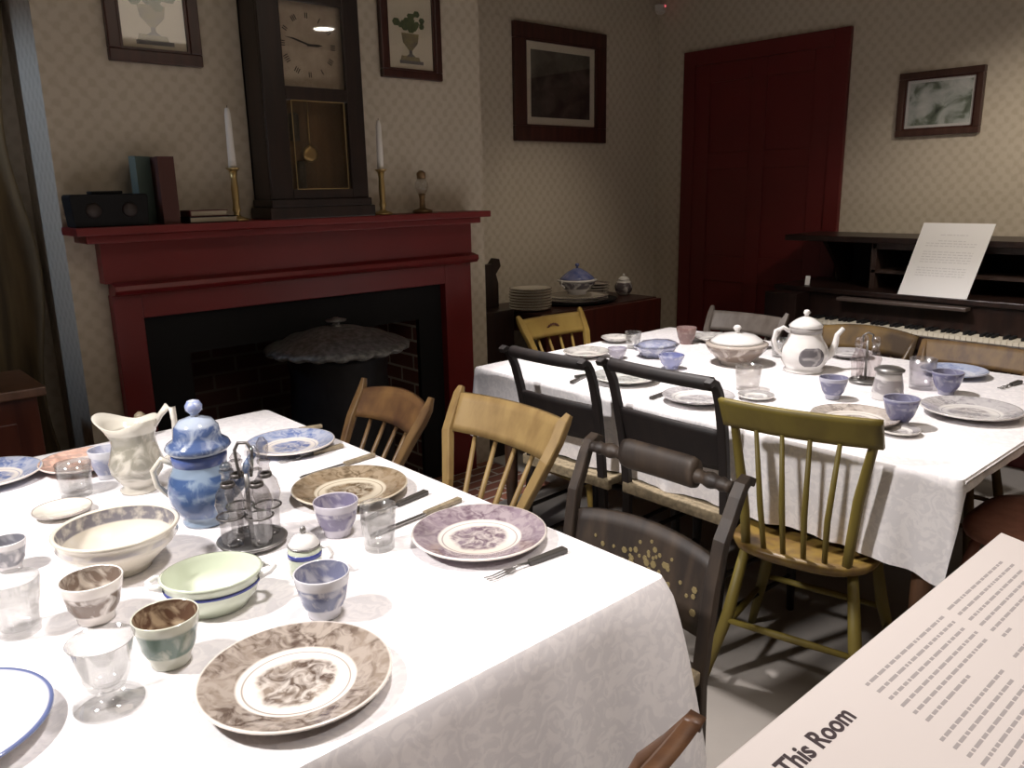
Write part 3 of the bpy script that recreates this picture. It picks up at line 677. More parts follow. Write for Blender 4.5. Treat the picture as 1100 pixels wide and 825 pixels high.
SEATB = wood('worn_brown_seat', (.26, .15, .05), (.18, .09, .035), .4)
windsor('mustard yellow spindle-back chair drawn up to the near side of the far table', YEL, (2.055, 1.035), 12, W=.395, top=.875, lean=.21, ch=.085, nsp=4, bow=.025, seatm=wood('mustard_seat', (.24, .155, .035), (.15, .085, .03), .4), leg_splay=.07)
windsor('tan maple spindle-back chair with broad crest at the near table', TANW, (1.09, 1.565), 180, W=.44, top=.865, ch=.10, nsp=4, ears=.014, bow=.03)
windsor('brown arched-crest spindle chair with dark smudge nearest the fireplace', wood('amber_brown', (.145, .085, .034), (.08, .042, .020), .4), (1.06, 2.075), 180, W=.38, top=.80, ch=.085, nsp=4, arch=.022, ears=.03, bow=.03, crestm=mat('smudged_brown', (.16, .085, .032), .4, col2=(.06, .028, .016), nscale=9))
windsor('brown wooden chair at the camera end of the near table, only its crest tip showing', BWOOD, (.47, .75), 90, W=.42, top=.845, ch=.08, nsp=4, bow=.03, ears=-.005, arch=0)
windsor('light yellow chair with leaf stencil at the fireplace end of the far table', YELL, (2.655, 2.43), -93, W=.40, top=.835, ch=.09, nsp=4, ears=.018, bow=.02, stencil=mat('brown_stencil', (.13, .05, .03), .6))
windsor('dull grey-brown chair beyond the far table, in front of the red door', GREYW, (3.14, 2.13), 180, W=.42, top=.815, ch=.09, nsp=5, ears=.02, bow=.03)
windsor('brown chair with dark worn patch beyond the far table, behind the coffee pot', wood('olive_brown', (.095, .058, .024), (.06, .035, .017), .4), (3.20, 1.565), 180, W=.42, top=.79, ch=.09, nsp=5, arch=.02, ears=.0, bow=.03, crestm=mat('worn_brown_patch', (.17, .105, .035), .6, spec=.2, col2=(.05, .032, .018), nscale=6))
windsor('brown spindle-back chair beyond the far table in front of the keys at right', wood('golden_brown', (.16, .095, .034), (.09, .05, .024), .6), (3.20, 1.115), 180, W=.42, top=.785, ch=.085, nsp=5, ears=0, bow=.03)
windsor('reddish brown chair at the near end of the far table by the sign', wood('reddish_seat', (.42, .20, .14), (.34, .15, .11), .5), (2.60, .60), 90, W=.42, top=.86, nsp=5, seatw=.46, bow=.03)
hitchcock('black slat-back chair at the far table, nearer the fireplace of the black pair', BLK, (2.14, 1.915), 2, W=.375, top=.885, pillow=False)
hitchcock('black slat-back rush-seat chair next to the mustard chair at the far table', BLK, (2.17, 1.455), -1, W=.42, top=.895, pillow=False)
hitchcock('dark brown chair with turned crest and gold stencilled slat at near table corner', BLKP, (1.05, 1.035), 180, W=.42, top=.85, pillow=True, flowers=True, seatm=RUSH, slat=.16)

# ------------------------------------------------------------------ dining tables and cloths
TZ = .73
def table(x0, x1, y0, y1, label):
    t = thing('dining_table', label, 'table', ((x0+x1)/2, (y0+y1)/2, 0)); a, b = (x1-x0)/2, (y1-y0)/2
    MB().box(-a+.004, a-.004, -b+.004, b-.004, TZ-.03, TZ-.003).build('tabletop', BWOOD, t)
    MB().box(-a+.06, a-.06, -b+.06, -b+.085, TZ-.10, TZ-.03).box(-a+.06, a-.06, b-.085, b-.06, TZ-.10, TZ-.03).box(-a+.06, -a+.085, -b+.085, b-.085, TZ-.10, TZ-.03).box(a-.085, a-.06, -b+.085, b-.085, TZ-.10, TZ-.03).build('apron', BWOOD, t)
    for sx in (-1, 1):
        for sy in (-1, 1): MB().tube([(sx*(a-.10), sy*(b-.10), TZ-.03), (sx*(a-.10), sy*(b-.10), .3), (sx*(a-.10), sy*(b-.10), 0)], [.03, .026, .018]).build('leg', BWOOD, t)
def cloth(label, x0, x1, y0, y1, drops, seed, flare=(.02, .02, .02, .02), corner=.03, group=None):
    """drops: -y, +x, +y, -x sides"""
    rnd = random.Random(seed); cx, cy = (x0+x1)/2, (y0+y1)/2
    rc = .015; segs = []
    cor = [((x0+rc, y0+rc), PI), ((x1-rc, y0+rc), -PI/2), ((x1-rc, y1-rc), 0), ((x0+rc, y1-rc), PI/2)]
    ends = [(cor[0][0], cor[1][0], -PI/2), (cor[1][0], cor[2][0], 0), (cor[2][0], cor[3][0], PI/2), (cor[3][0], cor[0][0], PI)]
    pts = []
    for i in range(4):
        (ax, ay), (bx, by), na = ends[i]; n = (math.cos(na), math.sin(na)); L_ = math.hypot(bx-ax, by-ay); m = max(8, int(L_/.016))
        for k in range(m):
            t = k/m; pts.append((ax+(bx-ax)*t+n[0]*rc, ay+(by-ay)*t+n[1]*rc, n, drops[i], flare[i], min(t, 1-t)*L_, i))
        # rounded corner fan toward the next side
        for k in range(9):
            t = k/9; a = na+PI/2*t; nn = (math.cos(a), math.sin(a)); j = (i+1) % 4
            pts.append((bx+nn[0]*rc, by+nn[1]*rc, nn, drops[i]*(1-t)+drops[j]*t, flare[i]*(1-t)+flare[j]*t, 0, i))
    n = len(pts); K = 16; vs = []; fs = []
    ph = [rnd.uniform(0, 6) for _ in range(4)]
    arc = 0; prev = pts[0]
    for k in range(K+1):
        t = k/K
        arc = 0; prev = pts[0]
        for p_ in pts:
            arc += math.hypot(p_[0]-prev[0], p_[1]-prev[1]); prev = p_
            near = math.exp(-(p_[5]/.10)**2); dr = p_[3]*(1+.10*near) if p_[3] > .1 else p_[3]
            fold = (.010*math.sin(arc*19+ph[0])+.007*math.sin(arc*37+ph[1])+.004*math.sin(arc*71+ph[2]))*t*min(1, p_[3]/.2)
            out = p_[4]*t**.8+corner*near*t**.7*min(1, p_[3]/.2)+fold+.004
            zz = TZ+.002-(dr*t if k else 0)
            if k == 0: out = 0
            elif k == 1: out = .006; zz = TZ-.008
            vs.append((p_[0]+p_[2][0]*out-cx, p_[1]+p_[2][1]*out-cy, zz))
    for k in range(K):
        for i in range(n): fs.append((k*n+i, k*n+(i+1) % n, (k+1)*n+(i+1) % n, (k+1)*n+i))
    mb = MB(); mb.add(vs, fs, True)
    # flat top: a grid keeps it clean
    mb.add([v for v in vs[:n]], [tuple(range(n))], False)
    o = mb.build('tablecloth', CLOTH, loc=(cx, cy, 0)); tag(o, label, 'tablecloth', group); return o
T1 = (-.16, 1.105, .83, 2.47); T2 = (1.995, 3.27, .64, 2.47)
table(*T1, 'dining table hidden under the near white cloth, in the foreground')
table(*T2, 'dining table hidden under the white cloth farther right')
cloth('white damask tablecloth over the large foreground table', *T1, (.42, .27, .28, .28), 3, flare=(.03, .03, .02, .02), corner=.065)
cloth('white damask tablecloth hanging over the farther table, beside mustard chair', *T2, (.032, .275, .26, .262), 8, flare=(.0, .02, .02, -.012), corner=.012)

# ------------------------------------------------------------------ tableware
def plate(px, py, R, m, label, cat='plate', name='dinner_plate', h=.022, z=TZ+.003, sx=1, sy=1, rz=0, xy=None):
    c = at(px, py, z+h) if xy is None else Vector((*xy, z))
    o = MB().lathe(plate_prof(R, h), 56, sx=sx, sy=sy).build(name, m, loc=(c.x, c.y, z), rz=rz); return tag(o, label, cat)
BR = (.145, .095, .065); BL = (.12, .17, .36); PU = (.20, .12, .15); GY = (.24, .235, .25)
plate(318, 722, .139, plate_mat('brown_print', .139, (.10, .07, .055), ink2=(.26, .21, .17)), 'brown printed dinner plate in the foreground, closest to the camera-side table edge')
plate(515, 570, .138, plate_mat('purple_print', .138, (.16, .11, .14), ink2=(.27, .21, .25)), 'purple printed dinner plate near the right edge of the near table')
plate(376, 521, .136, plate_mat('sepia_print', .136, (.12, .085, .05), (.62, .55, .43), ink2=(.25, .18, .11)), 'brown sepia dinner plate behind the purple cup on the near table')
plate(312, 474, .122, plate_mat('blue_print', .122, BL, ink2=(.33, .38, .52)), 'blue printed dinner plate at the fireplace end of the near table')
plate(-14, 508, .125, plate_mat('blue_print_left', .125, (.14, .19, .38), ink2=(.33, .38, .52)), 'blue printed plate cut by the left photo edge')
plate(0, 0, .135, plate_mat('blue_edge', .135, BL, (.80, .77, .75), rim=False, centre=False, edge=(.12, .15, .30)), 'white plate with a thin blue edge at the bottom left corner', xy=(.045, 1.20))
plate(67, 546, .062, plate_mat('plain_saucer', .062, BR, (.70, .66, .58), rim=False, centre=False, edge=(.35, .31, .28)), 'small plain cream saucer behind the large cream bowl', 'saucer', 'saucer', h=.014)
plate(0, 0, .11, plate_mat('pink_plate', .11, (.45, .28, .22), (.66, .58, .54)), 'pinkish printed plate behind the water glass, back left of near table', xy=(.50, 2.27))

def cup(px, py, R, h, m, label, mi, rb=.6, flare=.0, z=TZ+.003, name='tea_cup', cat='cup', handle=None):
    b = at(px, py, z); c = thing(name, label, cat, (b.x, b.y, z))
    rB = R*rb
    pr = [(0, 0), (rB*.98, 0), (rB, .004), (rB*1.02, .010), (rB+(R-rB)*.55, h*.4), (rB+(R-rB)*.85, h*.75), (R, h-.001), (R-.0015, h+.001)]
    MB().lathe(pr+[(R-.003, h-.001)], 40).build('body', m, c)
    MB().lathe([(R-.003, h-.0005), (rB+(R-rB)*.85-.004, h*.75), (rB+(R-rB)*.55-.004, h*.4), (rB*.9, .014), (0, .012)], 40).build('inside', mi, c)
    if handle is not None:
        a = handle; d = Vector((math.cos(a), math.sin(a), 0))
        MB().tube([d*(R*.86)+Vector((0, 0, h*.82)), d*(R+.018)+Vector((0, 0, h*.86)), d*(R+.024)+Vector((0, 0, h*.55)), d*(R+.008)+Vector((0, 0, h*.28)), d*(R*.72)+Vector((0, 0, h*.24))], .0045).build('handle', m, c)
    return c
def inmat(name, ink, bg): return ware_mat(name, ink, bg, .035, .2, scale=26)
cup(104, 664, .050, .075, ware_mat('brown_cup', (.19, .14, .11), z0=.016, z1=.058), 'brown printed white cup in front of the large cream bowl', inmat('brown_in', (.20, .15, .12), (.62, .56, .49)))
cup(184, 710, .049, .080, ware_mat('green_cup', (.13, .19, .15), (.55, .55, .46), .020, .066, scale=20), 'green scenic cup with brown inside, left of the front brown plate', inmat('greenbrown_in', (.13, .075, .05), (.50, .40, .28)))
cup(349, 659, .047, .078, ware_mat('blue_cup', (.14, .16, .27), (.58, .57, .60), .018, .062), 'blue and white cup below the lidded mustard pot', inmat('blue_in', (.20, .21, .31), (.50, .49, .52)))
cup(363, 573, .047, .074, ware_mat('violet_cup', (.17, .15, .24), (.50, .47, .52), .016, .06), 'violet printed cup in front of the sepia plate', inmat('violet_in', (.20, .18, .27), (.42, .39, .45)))
cup(12, 611, .034, .060, ware_mat('grey_cup', (.20, .20, .22), (.62, .60, .60), .01, .05), 'grey cup behind the ribbed tumbler at the left photo edge', inmat('grey_in', (.20, .20, .23), (.38, .38, .40)))
cup(117, 512, .042, .075, ware_mat('pale_blue_cup', (.32, .34, .47), (.60, .60, .64), .01, .06), 'pale blue printed cup partly behind the ewer, back left of near table', inmat('pale_blue_in', (.36, .38, .50), (.55, .55, .6)))

def glass(px, py, R, h, label, rb=.72, foot=None, facets=0, name='drinking_glass', z=TZ+.003, m=None):
    b = at(px, py, z); rB = R*rb
    if foot:
        pr = [(0, 0), (foot, .001), (foot, .004), (foot*.4, .010), (.008, .016), (.007, .022), (rB*.8, .030), (rB, .045), (R*.97, h-.001), (R, h), (R-.002, h), (rB-.004, .047), (rB*.6, .034), (0, .030)]
    else:
        pr = [(0, 0), (rB, 0), (rB, .004), (rB+(R-rB)*.5, h*.5), (R, h), (R-.0022, h), (rB+(R-rB)*.5-.0026, h*.5), (rB-.003, .012), (0, .010)]
    rf = (lambda a, r, zz: (r*(1+(.035*math.cos(a*facets) if .006 < zz < h*.75 else 0)), zz)) if facets else None
    o = MB().lathe(pr, 60 if facets else 40, rf=rf).build(name, m or GLASS, loc=(b.x, b.y, z)); return tag(o, label, 'glass')
glass(408, 588, .036, .092, 'clear faceted tumbler right of the violet cup', .82, facets=9)
glass(118, 755, .045, .100, 'clear footed glass goblet in the left foreground', .7, foot=.047, name='glass_goblet')
glass(22, 678, .041, .095, 'clear ribbed tumbler at the left photo edge by the brown cup', .78, facets=10)
glass(83, 531, .040, .080, 'clear plain water glass back left behind the cream saucer', .85)

# large cream bowl
b = at(126, 613, TZ+.003); bw = thing('serving_bowl', 'large round cream bowl with grey band inside the rim', 'bowl', (b.x+.012, b.y+.012, TZ+.003))
MB().lathe([(0, 0), (.055, 0), (.056, .008), (.075, .025), (.098, .048), (.108, .062), (.106, .070), (.110, .078), (.113, .084), (.108, .087), (.104, .084)], 56).build('body', ware_mat('cream_bowl', (.40, .38, .42), (.66, .61, .52), .058, .072, scale=18, amount=.7), bw)
MB().lathe([(.1045, .0845), (.100, .066), (.094, .050), (.074, .030), (.05, .016), (0, .013)], 56).build('inside', zone_mat('cream_inside', (.66, .61, .52), (.19, .18, .20), .056, .0835), bw)
# pale green bowl with two handles
b = at(230, 655, TZ+.003); gb = thing('green_bowl', 'pale green oval bowl with blue line and two handles', 'bowl', (b.x+.01, b.y+.02, TZ+.003), -.45)
MB().lathe([(0, 0), (.052, 0), (.053, .006), (.066, .022), (.072, .042), (.074, .055), (.078, .062), (.074, .064)], 48, sx=1.1).build('body', GREENW, gb)
MB().lathe([(.0742, .0635), (.070, .055), (.066, .035), (.05, .014), (0, .011)], 48, sx=1.1).build('inside', GREENW, gb)
MB().lathe([(.0722, .0400), (.0736, .0405), (.0742, .0455), (.0727, .046)], 48, sx=1.1).build('blue_line', BLUEB, gb)
for s in (-1, 1): MB().tube([(s*.078, -.022, .050), (s*.096, -.018, .055), (s*.104, 0, .055), (s*.096, .018, .055), (s*.078, .022, .050)], .0055).build('handle', WHITEW, gb)

# lidded mustard pot
b = at(328, 621, TZ+.003); mp = thing('mustard_pot', 'small white lidded pot with blue band and handle beside the cruet', 'pot', (b.x+.008, b.y+.01, TZ+.003))
MB().lathe([(0, 0), (.027, 0), (.031, .012), (.031, .050), (.028, .062), (0, .062)], 36).build('body', GREENW, mp)
MB().lathe([(.0308, .041), (.0318, .041), (.0315, .050), (.0305, .050)], 36).build('blue_band', BLUEB, mp)
l_ = MB().lathe([(0, .060), (.029, .060), (.029, .066), (.02, .078), (.008, .084), (0, .085)], 36).build('lid', WHITEW, mp)
MB().lathe([(.0285, .0595), (.0300, .0600), (.0300, .0630), (.0285, .0630)], 36).build('lid_rim', PEWTER, l_)
MB().lathe([(0, .083), (.004, .083), (.006, .091), (.004, .097), (0, .099)], 14).build('knob', PEWTER, l_)
d = Vector((.747, -.665, 0))
MB().tube([d*.029+Vector((0, 0, .055)), d*.045+Vector((0, 0, .058)), d*.052+Vector((0, 0, .042)), d*.044+Vector((0, 0, .022)), d*.03+Vector((0, 0, .018))], .0035).build('handle', WHITEW, mp)

# blue and white covered pot
b = at(218, 566, TZ+.003); tp = thing('covered_pot', 'tall blue and white lidded pot behind the glass cruet set', 'teapot', (b.x+.02, b.y+.03, TZ+.003))
MB().lathe([(0, 0), (.046, 0), (.048, .006), (.042, .014), (.055, .028), (.069, .055), (.072, .080), (.066, .108), (.056, .128), (.053, .150), (.055, .165), (.050, .165), (0, .160)], 48).build('body', ware_mat('blue_pot', (.06, .11, .25), (.25, .33, .44), .02, .118, scale=20), tp)
MB().lathe([(.0535, .134), (.0555, .136), (.0575, .150), (.0565, .160), (.0535, .160)], 48).build('neck_band', mat('deep_blue_band', (.08, .12, .32), .2), tp)
l_ = MB().lathe([(0, .160), (.060, .162), (.068, .172), (.064, .180), (.050, .190), (.048, .200), (.046, .215), (.034, .230), (.012, .238), (0, .239)], 48).build('lid', ware_mat('blue_lid', (.07, .11, .24), (.36, .41, .50), .165, .222, scale=26), tp)
MB().lathe([(0, .237), (.009, .238), (.008, .243), (.017, .252), (.018, .262), (.012, .272), (0, .275)], 24).build('knob', ware_mat('blue_knob', (.25, .30, .5), (.55, .58, .66), .24, .275, scale=40), l_)
d = Vector((-.80, .6, 0)).normalized()
MB().tube([d*.05+Vector((0, 0, .13)), d*.08+Vector((0, 0, .145)), d*.100+Vector((0, 0, .12)), d*.095+Vector((0, 0, .085)), d*.065+Vector((0, 0, .055))], [.006, .007, .007, .006, .006]).build('handle', CREAM, tp)
MB().tube([-d*.06+Vector((0, 0, .06)), -d*.09+Vector((0, 0, .09)), -d*.098+Vector((0, 0, .125)), -d*.115+Vector((0, 0, .15))], [.014, .011, .008, .007]).build('spout', ware_mat('blue_spout', (.10, .15, .28), (.33, .38, .46), 0, .2), tp)

# ewer
b = at(152, 527, TZ+.003); ew = thing('ewer', 'pale printed ewer with wavy lip and high looped handle', 'jug', (b.x, b.y+.01, TZ+.003), math.atan2(.665, -.747))
def lip(a, r, z):
    f = max(0, z-.128)/.045
    return (r*(1+f*(.42*max(0, math.cos(a))**2+.06*math.cos(2*a))), z+f*(.020*math.cos(a)**2+.006*math.cos(3*a)))
MB().lathe([(0, 0), (.042, 0), (.044, .006), (.034, .014), (.042, .026), (.058, .050), (.062, .075), (.054, .100), (.050, .120), (.049, .134), (.055, .154), (.061, .168), (.058, .169), (.050, .154), (.042, .134), (0, .115)], 56, rf=lip).build('body', ware_mat('grey_ewer', (.20, .19, .15), (.56, .53, .46), .035, .15, scale=18, amount=.8), ew)
MB().tube([(-.055, 0, .162), (-.072, 0, .188), (-.090, 0, .208), (-.102, 0, .205), (-.104, 0, .17), (-.100, 0, .12), (-.085, 0, .085), (-.058, 0, .068)], [.006, .007, .009, .008, .007, .007, .007, .006]).build('handle', ware_mat('ewer_handle', (.42, .39, .34), (.66, .62, .55), 0, .3, amount=.4), ew)

# cruet stand with bottles
b = at(272, 594, TZ+.003); cb_ = (b.x+.02, b.y+.045)
cr = thing('cruet_stand', 'pewter cruet stand with looped handle holding glass bottles, centre of near table', 'cruet stand', (cb_[0], cb_[1], TZ+.003))
MB().lathe([(0, 0), (.050, 0), (.064, .004), (.070, .012), (.064, .014), (.05, .010), (0, .010)], 40).build('base_dish', PEWTER, cr)
MB().tube([(0, 0, .008), (0, 0, .15)], .0045).build('stem', PEWTER, cr)
R1 = Vector((.747, -.665, 0))
lp_ = [(-.012, .145), (-.016, .17), (-.018, .20), (-.010, .215), (.008, .215), (.016, .20), (.014, .17), (.010, .145)]
MB().tube([R1*a+Vector((0, 0, h)) for a, h in lp_], .0035).build('loop_handle', mat('dark_pewter', (.12, .11, .105), .4, .7), cr)
rg = MB()
BA = [math.atan2(-.665, .747)+PI/4+PI/2*k for k in range(4)]
for a in BA:
    cxx, cyy = .040*math.cos(a), .040*math.sin(a)
    rg.tube([(cxx+.027*math.cos(t*PI/8), cyy+.027*math.sin(t*PI/8), .072) for t in range(17)], .0022, 6)
rg.build('bottle_rings', mat('dark_pewter', (.12, .11, .105), .4, .7), cr)
CRG = glass_mat('cut_glass', (.78, .77, .77), .08)
lab = ['clear cruet bottle with tall stopper, in right back ring of the cruet stand', 'clear cruet bottle, in left back ring of the cruet stand', 'clear cruet bottle, in the left front ring of the cruet stand', 'clear cruet bottle, in the right front ring of the cruet stand']
for k, a in enumerate(BA):
    q = thing('cruet_bottle', lab[k], 'bottle', (cb_[0]+.040*math.cos(a), cb_[1]+.040*math.sin(a), TZ+.014), 0, 'glass cruet bottles on the near table')
    MB().lathe([(0, 0), (.019, 0), (.022, .01), (.0235, .06), (.025, .075), (.029, .09), (.024, .112), (.013, .128), (.010, .150), (.014, .155), (.014, .158), (0, .158)], 32, rf=lambda a_, r, z: (r*(1+.04*math.cos(a_*8)), z)).build('body', CRG, q)
    MB().lathe([(.0122, .122), (.0145, .124), (.014, .131), (.0115, .131)], 24).build('collar', mat('dark_pewter', (.12, .11, .105), .4, .7), q)
    if k in (0, 3): MB().lathe([(0, .156), (.008, .158), (.007, .165), (.012, .178), (.012, .195), (.005, .206), (0, .208)], 20).build('stopper', CRG, q)
    else: MB().lathe([(0, .156), (.010, .158), (.012, .166), (.006, .174), (0, .175)], 20).build('stopper', CRG, q)
kn = thing('pepper_caster', 'small dark caster with pale cap at the back edge of near table behind the ewer', 'shaker', (.70, 2.44, TZ+.003))
MB().lathe([(0, 0), (.02, 0), (.022, .02), (.014, .045), (.017, .06), (0, .06)], 24).build('body', DWOOD, kn)
MB().lathe([(0, .06), (.017, .06), (.015, .07), (.006, .078), (0, .079)], 24).build('cap', HORN, kn)

# cutlery
def knife(p0, p1, label, z=TZ+.0035, hm=None):
    a, b = Vector((p0[0], p0[1], 0)), Vector((p1[0], p1[1], 0)); L_ = (b-a).length; ang = math.atan2((b-a).y, (b-a).x)
    k = thing('table_knife', label, 'knife', (a.x, a.y, z), ang); h = L_*.42
    MB().prism([(0, -.008), (h, -.0065), (h, .0065), (0, .008)], .010, 'z', 0).build('handle', hm or HORN, k, bevel=.002)
    MB().prism([(h, -.005), (L_*.94, -.008), (L_, -.002), (L_, .004), (h, .006)], .002, 'z', .004).build('blade', STEEL, k)
def fork(p0, p1, label, z=TZ+.0035, hm=None):
    a, b = Vector((p0[0], p0[1], 0)), Vector((p1[0], p1[1], 0)); L_ = (b-a).length; ang = math.atan2((b-a).y, (b-a).x)
    k = thing('table_fork', label, 'fork', (a.x, a.y, z), ang); h = L_*.48
    MB().prism([(0, -.009), (h, -.006), (h, .006), (0, .009)], .010, 'z', 0).build('handle', hm or DHORN, k, bevel=.002)
    hd = MB().tube([(h, 0, .005), (L_*.62, 0, .007), (L_*.68, 0, .006)], .0028).prism([(L_*.66, -.004), (L_*.76, -.009), (L_*.76, .009), (L_*.66, .004)], .0025, 'z', .003)
    for s in (-.0075, -.0, .0075): hd.tube([(L_*.75, s, .0045), (L_*.9, s, .002), (L_, s, .004)], .0015, 6)
    hd.build('tines', STEEL, k)
A = lambda x, y: at(x, y, TZ+.004)
fork(A(607, 592), A(523, 624), 'dark handled fork lying below the purple plate')
knife(A(494, 538), A(398, 578), 'pale handled knife left of the purple plate', hm=HORN)
fork(A(458, 530), A(390, 560), 'dark handled fork between the sepia plate and the purple plate')
knife(A(402, 490), A(322, 515), 'pale handled knife behind the sepia plate')
knife(A(346, 459), A(286, 468), 'pale handled knife beyond the blue plate at table end')
fork(A(368, 480), A(300, 498), 'fork in front of the blue plate at the far end of near table', hm=HORN)

# ------------------------------------------------------------------ far table ware
ZT = TZ+.003
GP = plate_mat('grey_print', .141, (.28, .265, .28), (.70, .68, .66), ink2=(.48, .46, .47))
plate(1043, 438, .140, GP, 'grey printed dinner plate at the right corner of the far table')
plate(1025, 397, .112, plate_mat('blue_print_far', .112, (.22, .27, .45), (.55, .58, .66), ink2=(.36, .41, .56)), 'blue printed plate near the far right chairs on the far table')
plate(918, 446, .125, plate_mat('dark_rim_print', .138, (.22, .19, .17), (.66, .61, .56), ink2=(.42, .37, .33), edge=(.12, .10, .09)), 'dark rimmed plate just behind the mustard chair crest')
plate(750, 424, .118, GP, 'grey printed plate seen through the second black chair back')
plate(672, 403, .122, plate_mat('greenish_print', .122, (.26, .26, .25), (.62, .62, .58), ink2=(.46, .46, .44)), 'grey-green printed plate seen between the two black chairs')
plate(630, 377, .098, plate_mat('pale_print_a', .098, (.34, .32, .30), (.68, .65, .60), ink2=(.52, .50, .47)), 'pale printed plate at the left end of the far table')
plate(662, 362, .070, plate_mat('pale_print_b', .080, (.36, .34, .32), (.68, .65, .61), ink2=(.52, .50, .47)), 'small pale plate behind the far table tumbler')
plate(766, 361, .098, plate_mat('pale_print_c', .098, (.32, .30, .29), (.68, .66, .62), ink2=(.5, .48, .46)), 'pale plate behind the lidded tureen on the far table')
plate(913, 378, .085, plate_mat('pale_print_d', .085, (.28, .27, .28), (.62, .60, .60), ink2=(.46, .44, .45)), 'small printed plate between coffee pot and cruet on far table')
plate(695, 372, .060, plate_mat('pale_print_e', .060, (.30, .32, .42), (.60, .60, .62)), 'small bluish saucer behind the blue dish on the far table', 'saucer', 'saucer', h=.012)
plate(966, 461, .056, plate_mat('saucer_print', .056, (.25, .23, .23), (.62, .6, .57)), 'printed saucer beside the blue cup behind the mustard chair', 'saucer', 'saucer', h=.012)
plate(812, 424, .06, plate_mat('saucer_print_b', .06, (.28, .27, .27), (.66, .64, .61)), 'printed saucer in front of the glass mug on far table', 'saucer', 'saucer', h=.012)
BI = inmat('far_blue_in', (.20, .20, .30), (.34, .34, .42)); FB = ware_mat('far_blue', (.13, .13, .24), (.30, .30, .39), .008, .075)
cup(966, 455, .050, .078, FB, 'blue cup on a saucer directly behind mustard chair', BI, rb=.5, z=TZ+.008)
cup(894, 428, .046, .072, ware_mat('far_blue_white', (.12, .12, .22), (.40, .40, .48), .015, .062, scale=22), 'blue and white cup in front of the coffee pot', BI, rb=.5)
cup(1016, 423, .050, .076, FB, 'blue cup between the glass tumbler and the grey corner plate', BI, rb=.5)
cup(737, 369, .046, .074, ware_mat('brown_far', (.20, .12, .11), (.30, .20, .18), .0, .08), 'red-brown cup near the door end of the far table', inmat('brown_far_in', (.3, .2, .19), (.36, .26, .24)), rb=.62)
cup(721, 396, .050, .055, ware_mat('blue_bowl_far', (.24, .26, .44), (.55, .56, .66), .0, .06), 'low blue and white cup beside the blue dish', inmat('blue_far_in2', (.16, .18, .36), (.34, .36, .5)), rb=.55)
cup(663, 385, .040, .045, ware_mat('small_bowl_far', (.36, .34, .40), (.58, .56, .58), .0, .06), 'small pale cup near the left end of the far table', inmat('small_far_in', (.36, .34, .42), (.5, .48, .52)), rb=.6)
glass(680, 374, .036, .074, 'clear tumbler near left end of the far table', .8)
glass(989, 417, .044, .105, 'tall frosted tumbler beside the lidded jug on the far table', .85, m=glass_mat('frosted_glass', (.86, .85, .87), .25))
g = glass(803, 418, .045, .085, 'clear straight glass between coffee pot and second black chair', .88, m=glass_mat('milky_glass', (.88, .87, .86), .15))
glass(838, 383, .040, .075, 'clear tumbler partly behind the lidded tureen on far table', .82)
b = at(712, 383, ZT); bd = thing('blue_dish', 'pale blue octagonal covered dish on the far table behind the black chairs', 'dish', (b.x, b.y+.03, ZT), .1)
BDM = ware_mat('blue_dish_print', (.26, .28, .40), (.48, .49, .56), 0, .08, scale=24)
MB().lathe([(0, 0), (.06, 0), (.07, .02), (.085, .04), (.088, .045), (0, .045)], 8, sx=1.25).build('body', BDM, bd)
MB().lathe([(0, .045), (.085, .045), (.07, .058), (.03, .066), (0, .067)], 8, sx=1.25).build('lid', BDM, bd)

# brown printed tureen with white lid
b = at(793, 395, ZT); tn2 = thing('covered_tureen', 'brown printed round tureen with white knobbed lid on the far table', 'tureen', (b.x+.06, b.y+.05, ZT))
TNM = ware_mat('brown_tureen', (.22, .17, .14), (.50, .44, .39), .015, .08, scale=18)
MB().lathe([(0, 0), (.062, 0), (.060, .012), (.085, .030), (.112, .058), (.122, .082), (.118, .086), (0, .086)], 48).build('body', TNM, tn2)
l_ = MB().lathe([(0, .084), (.104, .086), (.098, .098), (.07, .116), (.03, .124), (0, .125)], 48).build('lid', WHITEW, tn2)
MB().lathe([(0, .122), (.012, .124), (.009, .134), (.018, .144), (.010, .154), (0, .156)], 20).build('knob', WHITEW, l_)
# white coffee pot
b = at(866, 402, ZT); cp2 = thing('coffee_pot', 'tall white coffee pot with grey scene, domed lid, handle and spout', 'coffee pot', (b.x+.05, b.y+.04, ZT), math.atan2(-.665, .747))
MB().lathe([(0, 0), (.070, 0), (.074, .006), (.066, .014), (.082, .040), (.088, .066), (.082, .095), (.064, .125), (.056, .150), (.055, .168), (0, .168)], 48).build('body', WHITEW, cp2)
MB().lathe([(.0555, .147), (.0590, .148), (.0600, .166), (.0560, .168)], 48).build('grey_collar', mat('grey_glaze', (.35, .33, .32), .25), cp2)
def patch(u, v):
    a = math.radians(-90-32+64*u); zz = .030+.070*v; h = .030+.07*v
    prof = [(.020, .069), (.040, .082), (.066, .088), (.095, .082), (.110, .073)]
    r = 0
    for (z0, r0), (z1, r1) in zip(prof, prof[1:]):
        if z0 <= zz <= z1: r = r0+(r1-r0)*(zz-z0)/(z1-z0)
    e = 1-abs(2*v-1)**3*.45; a = math.radians(-90)+(a-math.radians(-90))*e
    return ((r+.0012)*math.cos(a), (r+.0012)*math.sin(a), zz), ((r-.001)*math.cos(a), (r-.001)*math.sin(a), zz)
MB().slab(14, 10, patch).build('printed_scene', ware_mat('grey_scene', (.13, .12, .13), (.40, .38, .38), 0, .2, scale=22), cp2)
l_ = MB().lathe([(0, .168), (.060, .168), (.062, .174), (.050, .186), (.030, .200), (.012, .207), (0, .208)], 40).build('lid', WHITEW, cp2)
MB().lathe([(0, .206), (.009, .207), (.007, .214), (.013, .222), (.008, .232), (0, .234)], 20).build('knob', WHITEW, l_)
